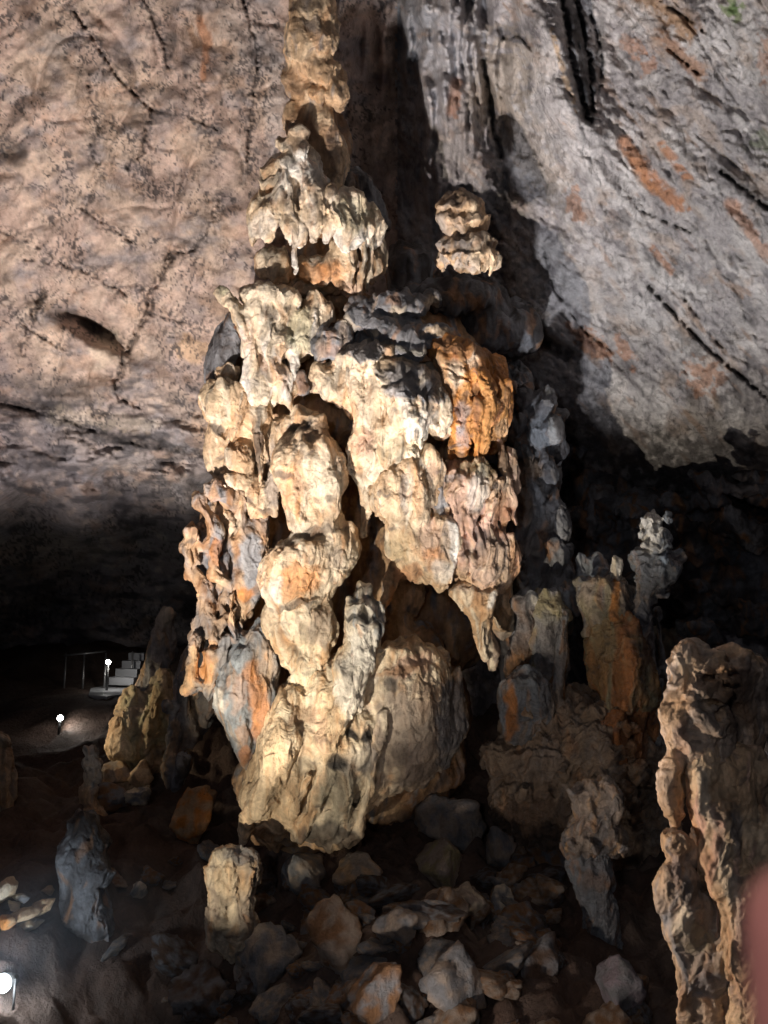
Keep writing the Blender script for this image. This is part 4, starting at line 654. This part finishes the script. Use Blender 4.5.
# named larger blocks of the rubble slope under the column
big = [(445, 820, 60, 60, -20, ('taupe', 'grey'), 'large grey slab leaning below the right side of the column base'), (440, 868, 44, 44, 10, ('taupe', 'olive'), 'squared tan block beneath the large leaning slab'), (500, 850, 34, 40, 0, ('grey', 'taupe'), 'grey block beside the squared tan block'), (300, 868, 56, 34, 0, ('grey', 'taupe'), 'broad grey stone directly under the column base'),
       (352, 872, 44, 30, 8, ('taupe', 'tan'), 'tan stone right of the broad grey stone under the column base'), (468, 905, 40, 36, 0, ('taupe', 'pale'), 'pale grey block in the lower middle of the rubble slope'), (500, 905, 26, 26, 20, ('grey', 'pale'), 'pale chipped stone right of the pale grey block'), (455, 975, 60, 56, 0, ('grey', 'taupe'), 'large rough boulder at the bottom edge right of centre'), (330, 940, 50, 54, 0, ('taupe', 'brown'), 'tall brown boulder low in the rubble'),
       (380, 990, 60, 40, 0, ('brown', 'grey'), 'brown boulder at the bottom edge of the rubble slope'), (620, 985, 50, 46, 10, ('grey', (.3, .26, .3)), 'mottled dark boulder beside the foot of the dark pillar'), (270, 960, 50, 60, 0, ('grey', 'taupe'), 'rounded dark boulder under the pale weathered stump'), (540, 960, 46, 40, 0, ('mud', 'grey'), 'muddy boulder left of the dark pillar foot'), (400, 925, 36, 40, -14, ('taupe', 'grey'), 'angular stone in the middle of the rubble slope'),
       (205, 990, 60, 40, 0, ('mud', 'grey'), 'muddy boulder low on the slope left of centre'), (530, 820, 50, 30, 12, ('brown', 'taupe'), 'brown ledge stone under the flowstone mound')]
for i, (x, y, w_, h_, ti, c_, lb_) in enumerate(big):
    rock('boulder', x, y, w_, h_, lb_, 'boulder', group='large blocks on the rubble slope', col=c_, seed=40+i, tilt=ti, rot=i*37)
protos = []
for i in range(8):
    P, Fc = rock_mesh(70+i, 4, 10); a, b = [('grey', 'taupe'), ('brown', 'grey'), ('taupe', 'brown'), ('mud', 'grey')][i % 4]
    m = sstep(-.2, .3, fbm(P[:, 0]*3, P[:, 1]*3, P[:, 2]*3, 3, i))[:, None]
    me_o = mesh_obj('rubble_stone', P, Fc, M_ROCK, None, np.array(C[a])*(1-m)+np.array(C[b])*m); protos.append(me_o)
rr = random.Random(99)
ZN = [(0, 215, 'loose dark rubble stone on the mud slope left of the pale weathered stump', 'rubble left of the pale stump'), (215, 340, 'dim rubble stone on the slope under the left half of the column base', 'rubble under the left of the base'),
      (340, 450, 'dim rubble stone on the slope under the right half of the column base', 'rubble under the right of the base'), (450, 560, 'brown rubble stone on the slope below the rippled flowstone mound', 'rubble below the flowstone mound'), (560, 999, 'dark rubble stone lying around the foot of the dark ringed pillar', 'rubble at the dark pillar')]
for i in range(130):
    o = protos[i] if i < 8 else protos[i % 8].copy()
    if i >= 8: COL.objects.link(o)
    x = rr.uniform(215, 650); y = rr.uniform(850, 1035)
    if i % 5 == 0: x = rr.uniform(60, 660)
    g, Dg = ground(x, y); r = rr.uniform(7, 24)*Dg/F
    if 560 < x < 650 and y < 1000: x = x-95; g, Dg = ground(x, y)
    if y < 880 and 225 < x < 480: g, Dg = ground(x, y+45)
    o.location = g+np.array([0, 0, r*.1]); o.scale = (r*rr.uniform(.8, 1.5), r, r*rr.uniform(.5, 1.1)); o.rotation_euler = (rr.uniform(-.5, .5), rr.uniform(-.5, .5), rr.uniform(0, 6))
    zn = [q for q in ZN if q[0] <= x < q[1]][0]
    tag(o, zn[2], 'stone', zn[3])

# ------------------------------------------------------------------ the lit visitor path
M_CONC = plain('wet_concrete', (.42, .43, .45), .3); M_METAL = plain('railing_steel', (.35, .35, .35), .4, metal=.8); M_LAMP = plain('lamp_body', (.06, .06, .06), .5)
M_GLOW = plain('lamp_glass', (1, 1, 1), .3, (1.0, .97, .92), 40); M_GLOW2 = plain('floodlight_glass', (1, 1, 1), .3, (.85, .93, 1.0), 25)
def box_mesh(pts_bottom, h):
    n = len(pts_bottom); V = [tuple(p) for p in pts_bottom]+[(p[0], p[1], p[2]+h) for p in pts_bottom]
    Fc = [tuple(range(n))[::-1], tuple(range(n, 2*n))]+[(i, (i+1) % n, n+(i+1) % n, n+i) for i in range(n)]
    return V, Fc
def tube(a, b, r, n=10, r2=None):
    a = Vector(a); b = Vector(b); d = (b-a).normalized(); u = d.orthogonal().normalized(); v = d.cross(u); r2 = r if r2 is None else r2
    V = [tuple(a+(u*math.cos(t)+v*math.sin(t))*r) for t in [2*math.pi*i/n for i in range(n)]]+[tuple(b+(u*math.cos(t)+v*math.sin(t))*r2) for t in [2*math.pi*i/n for i in range(n)]]
    return V, [tuple(range(n))[::-1], tuple(range(n, 2*n))]+[(i, (i+1) % n, n+(i+1) % n, n+i) for i in range(n)]
pz = PATH_Z
def P3(px, D, z): p = at(px, 600, D); return np.array([(px-384)/F*D, D*FW[1], z])
path = [P3(98, 15.4, pz), P3(116, 15.2, pz), P3(140, 15.9, pz), P3(152, 17.6, pz), P3(124, 18.2, pz), P3(100, 17.0, pz)]
V, Fc = box_mesh([p-np.array([0, 0, .15]) for p in path], .15)
tag(mesh_obj('walkway', V, Fc, M_CONC, smooth=False, origin=path[0]), 'wet grey concrete visitor path shining under the far lamp at left', 'path')
for i, nm in enumerate(['lowest', 'second', 'third', 'topmost']):
    a = P3(117+i*6, 17.2+i*.35, pz+.05+i*.16); b = P3(141+i*3, 17.0+i*.35, pz+.05+i*.16); k = np.array([0, .45, 0])
    V, Fc = box_mesh([a, b, b+k, a+k], .16)
    tag(mesh_obj('stair_step', V, Fc, M_CONC, smooth=False, origin=a), nm+' of the four concrete steps at the end of the lit path', 'step', 'concrete steps on the path')
t = root('handrail', P3(80, 16.9, pz), 'thin metal handrail running behind the far path lamp', 'handrail')
z1 = at(100, 652, 17)[2]
V, Fc = tube(P3(72, 16.8, z1-.05), P3(113, 17.2, z1+.03), .02); mesh_obj('rail', V, Fc, M_METAL, t)
for x in (74, 92, 113):
    V, Fc = tube(P3(x, 17, pz-.4), P3(x, 17, z1), .022); mesh_obj('post', V, Fc, M_METAL, t)
V, Fc = tube(P3(139, 17.6, pz), P3(139, 17.6, pz+.75), .022); tag(mesh_obj('railing_post', V, Fc, M_METAL, origin=P3(139, 17.6, pz)), 'lone thin metal post beside the concrete steps', 'post')
def path_lamp(px, py, D, label, base_z, power, aim):
    p = at(px, py, D); t = root('path_lamp', (p[0], p[1], base_z), label, 'lamp')
    V, Fc = tube((p[0], p[1], base_z), (p[0], p[1], p[2]-.05), .025); mesh_obj('post', V, Fc, M_LAMP, t)
    V, Fc = tube(p+np.array([0, .02, 0]), p+np.array([0, .14, 0]), .055, 16, .035); mesh_obj('housing', V, Fc, M_LAMP, t)
    V, Fc = tube(p+np.array([0, .015, 0]), p+np.array([0, -.03, -.01]), .05, 16, .035); mesh_obj('glass', V, Fc, M_GLOW, t)
    ld = bpy.data.lights.new('path_lamp_light', 'SPOT'); ld.energy = power; ld.color = (1, .95, .88); ld.shadow_soft_size = .06; ld.spot_size = math.radians(170); ld.spot_blend = .6
    o = bpy.data.objects.new('path_lamp_light', ld); COL.objects.link(o); o.location = p+np.array([.06, .02, -.02]); o.rotation_euler = (Vector(aim)-Vector(p)).to_track_quat('-Z', 'Y').to_euler()
path_lamp(108, 662, 16.0, 'far path lamp glowing white above the wet concrete path', pz, 13, P3(126, 16.9, pz))
g, gd = ground(60, 728)
path_lamp(60, 718, gd-.1, 'lower path lamp, a lone white point of light left of the yellow flowstone', g[2]-.1, 10, g+np.array([.5, .2, 0]))
# floodlight at lower left
fp, fd = ground(2, 1000); fc = at(2, 984, fd-.1)
t = root('floodlight', (fc[0], fc[1], fp[2]), 'bright round cave floodlight on the ground at the bottom left corner', 'floodlight')
V, Fc = tube(fc+np.array([0, .02, 0]), fc+np.array([.02, .2, -.05]), .085, 20, .05); mesh_obj('housing', V, Fc, M_LAMP, t)
V, Fc = tube(fc+np.array([0, .01, 0]), fc+np.array([0, -.02, .005]), .08, 20, .06); mesh_obj('lens', V, Fc, M_GLOW2, t)
for s_ in (-1, 1):
    V, Fc = tube((fc[0]+s_*.09, fc[1]+.06, fp[2]-.05), (fc[0]+s_*.09, fc[1]+.06, fc[2]+.02), .012); mesh_obj('bracket_arm', V, Fc, M_LAMP, t)
ld = bpy.data.lights.new('floodlight_light', 'SPOT'); ld.energy = 45; ld.color = (.85, .93, 1); ld.shadow_soft_size = .1; ld.spot_size = math.radians(165); ld.spot_blend = .9
o = bpy.data.objects.new('floodlight_light', ld); COL.objects.link(o); o.location = fc+np.array([.02, -.12, .03]); o.rotation_euler = (math.radians(80), 0, math.radians(15))

# ------------------------------------------------------------------ thin mist volume added to give the floodlight its soft glare
mm = bpy.data.materials.new('glow_mist'); mm.use_nodes = True; nt = mm.node_tree; nt.nodes.clear()
vo = nt.nodes.new('ShaderNodeVolumePrincipled'); ou = nt.nodes.new('ShaderNodeOutputMaterial'); nt.links.new(vo.outputs[0], ou.inputs['Volume'])
vo.inputs['Color'].default_value = (.8, .88, 1, 1); tcx = nt.nodes.new('ShaderNodeTexCoord'); ln = nt.nodes.new('ShaderNodeVectorMath'); ln.operation = 'LENGTH'; mp_ = nt.nodes.new('ShaderNodeMapping'); mp_.inputs['Scale'].default_value = (1/1.7, 1/1.5, 1/.95)
nt.links.new(tcx.outputs['Object'], mp_.inputs[0]); nt.links.new(mp_.outputs[0], ln.inputs[0]); mr_ = nt.nodes.new('ShaderNodeMapRange'); mr_.interpolation_type = 'SMOOTHSTEP'
mr_.inputs[1].default_value = 0.15; mr_.inputs[2].default_value = .85; mr_.inputs[3].default_value = MIST; mr_.inputs[4].default_value = 0     # densest around the lamp, gone at the rim
nt.links.new(ln.outputs['Value'], mr_.inputs[0]); nt.links.new(mr_.outputs[0], vo.inputs['Density'])
import bmesh
bm = bmesh.new(); bmesh.ops.create_icosphere(bm, subdivisions=4, radius=1)
mc = np.array([fc[0]+.3, fc[1]+.5, fc[2]+.35]); P = np.array([v.co[:] for v in bm.verts]); Q = np.array([[v.index for v in f.verts] for f in bm.faces]); bm.free()
P = P*(1+.15*fbm(P[:, 0], P[:, 1], P[:, 2], 2, 5))[:, None]*np.array([1.7, 1.5, .95])
tag(mesh_obj('mist', P+mc, Q, mm, origin=mc), 'faint bluish mist added as the glow around the floodlight at lower left', 'mist', kind='stuff')

# ------------------------------------------------------------------ the photographer's hand at the right edge
M_SKIN = plain('skin', (.50, .19, .15), .5); M_NAIL = plain('nail', (.75, .48, .42), .3)
def cp(r, u, d): return CAM+RT*r+UP*u+FW*d
J = [((.112, -.235, .050), .030), ((.104, -.185, .056), .031), ((.098, -.150, .062), .030)]     # forearm, wrist, palm
E = [(0, 1), (1, 2)]
def chain(root_i, pts):
    last = root_i
    for p, r in pts: J.append((p, r)); E.append((last, len(J)-1)); last = len(J)-1
chain(2, [((.066, -.118, .072), .0125), ((.054, -.083, .079), .0098), ((.0475, -.058, .081), .0088), ((.0450, -.037, .081), .0075)])
chain(2, [((.092, -.112, .072), .012), ((.090, -.072, .082), .0098), ((.086, -.046, .080), .0086), ((.083, -.028, .074), .0072)])
chain(2, [((.112, -.116, .070), .0115), ((.116, -.080, .080), .0092), ((.114, -.056, .076), .0082), ((.110, -.040, .068), .0070)])
chain(2, [((.130, -.126, .064), .0105), ((.138, -.100, .070), .0080), ((.138, -.082, .066), .0072), ((.134, -.070, .060), .0062)])
chain(1, [((.074, -.160, .040), .014), ((.056, -.136, .028), .0108), ((.050, -.112, .022), .0092)])
hb = cp(.104, -.185, .056)
me = bpy.data.meshes.new('hand'); me.from_pydata([tuple(cp(*p)-hb) for p, r in J], E, []); me.materials.append(M_SKIN)
hand = bpy.data.objects.new('hand', me); COL.objects.link(hand); hand.location = hb
sk = hand.modifiers.new('skin', 'SKIN'); sk.use_smooth_shade = True
for i, (p, r) in enumerate(J):
    me.skin_vertices[0].data[i].radius = (r, r); me.skin_vertices[0].data[i].use_root = (i == 1)
sb = hand.modifiers.new('sub', 'SUBSURF'); sb.levels = sb.render_levels = 2
tag(hand, 'hand of a person held near the camera, one blurred finger at the right edge', 'person')
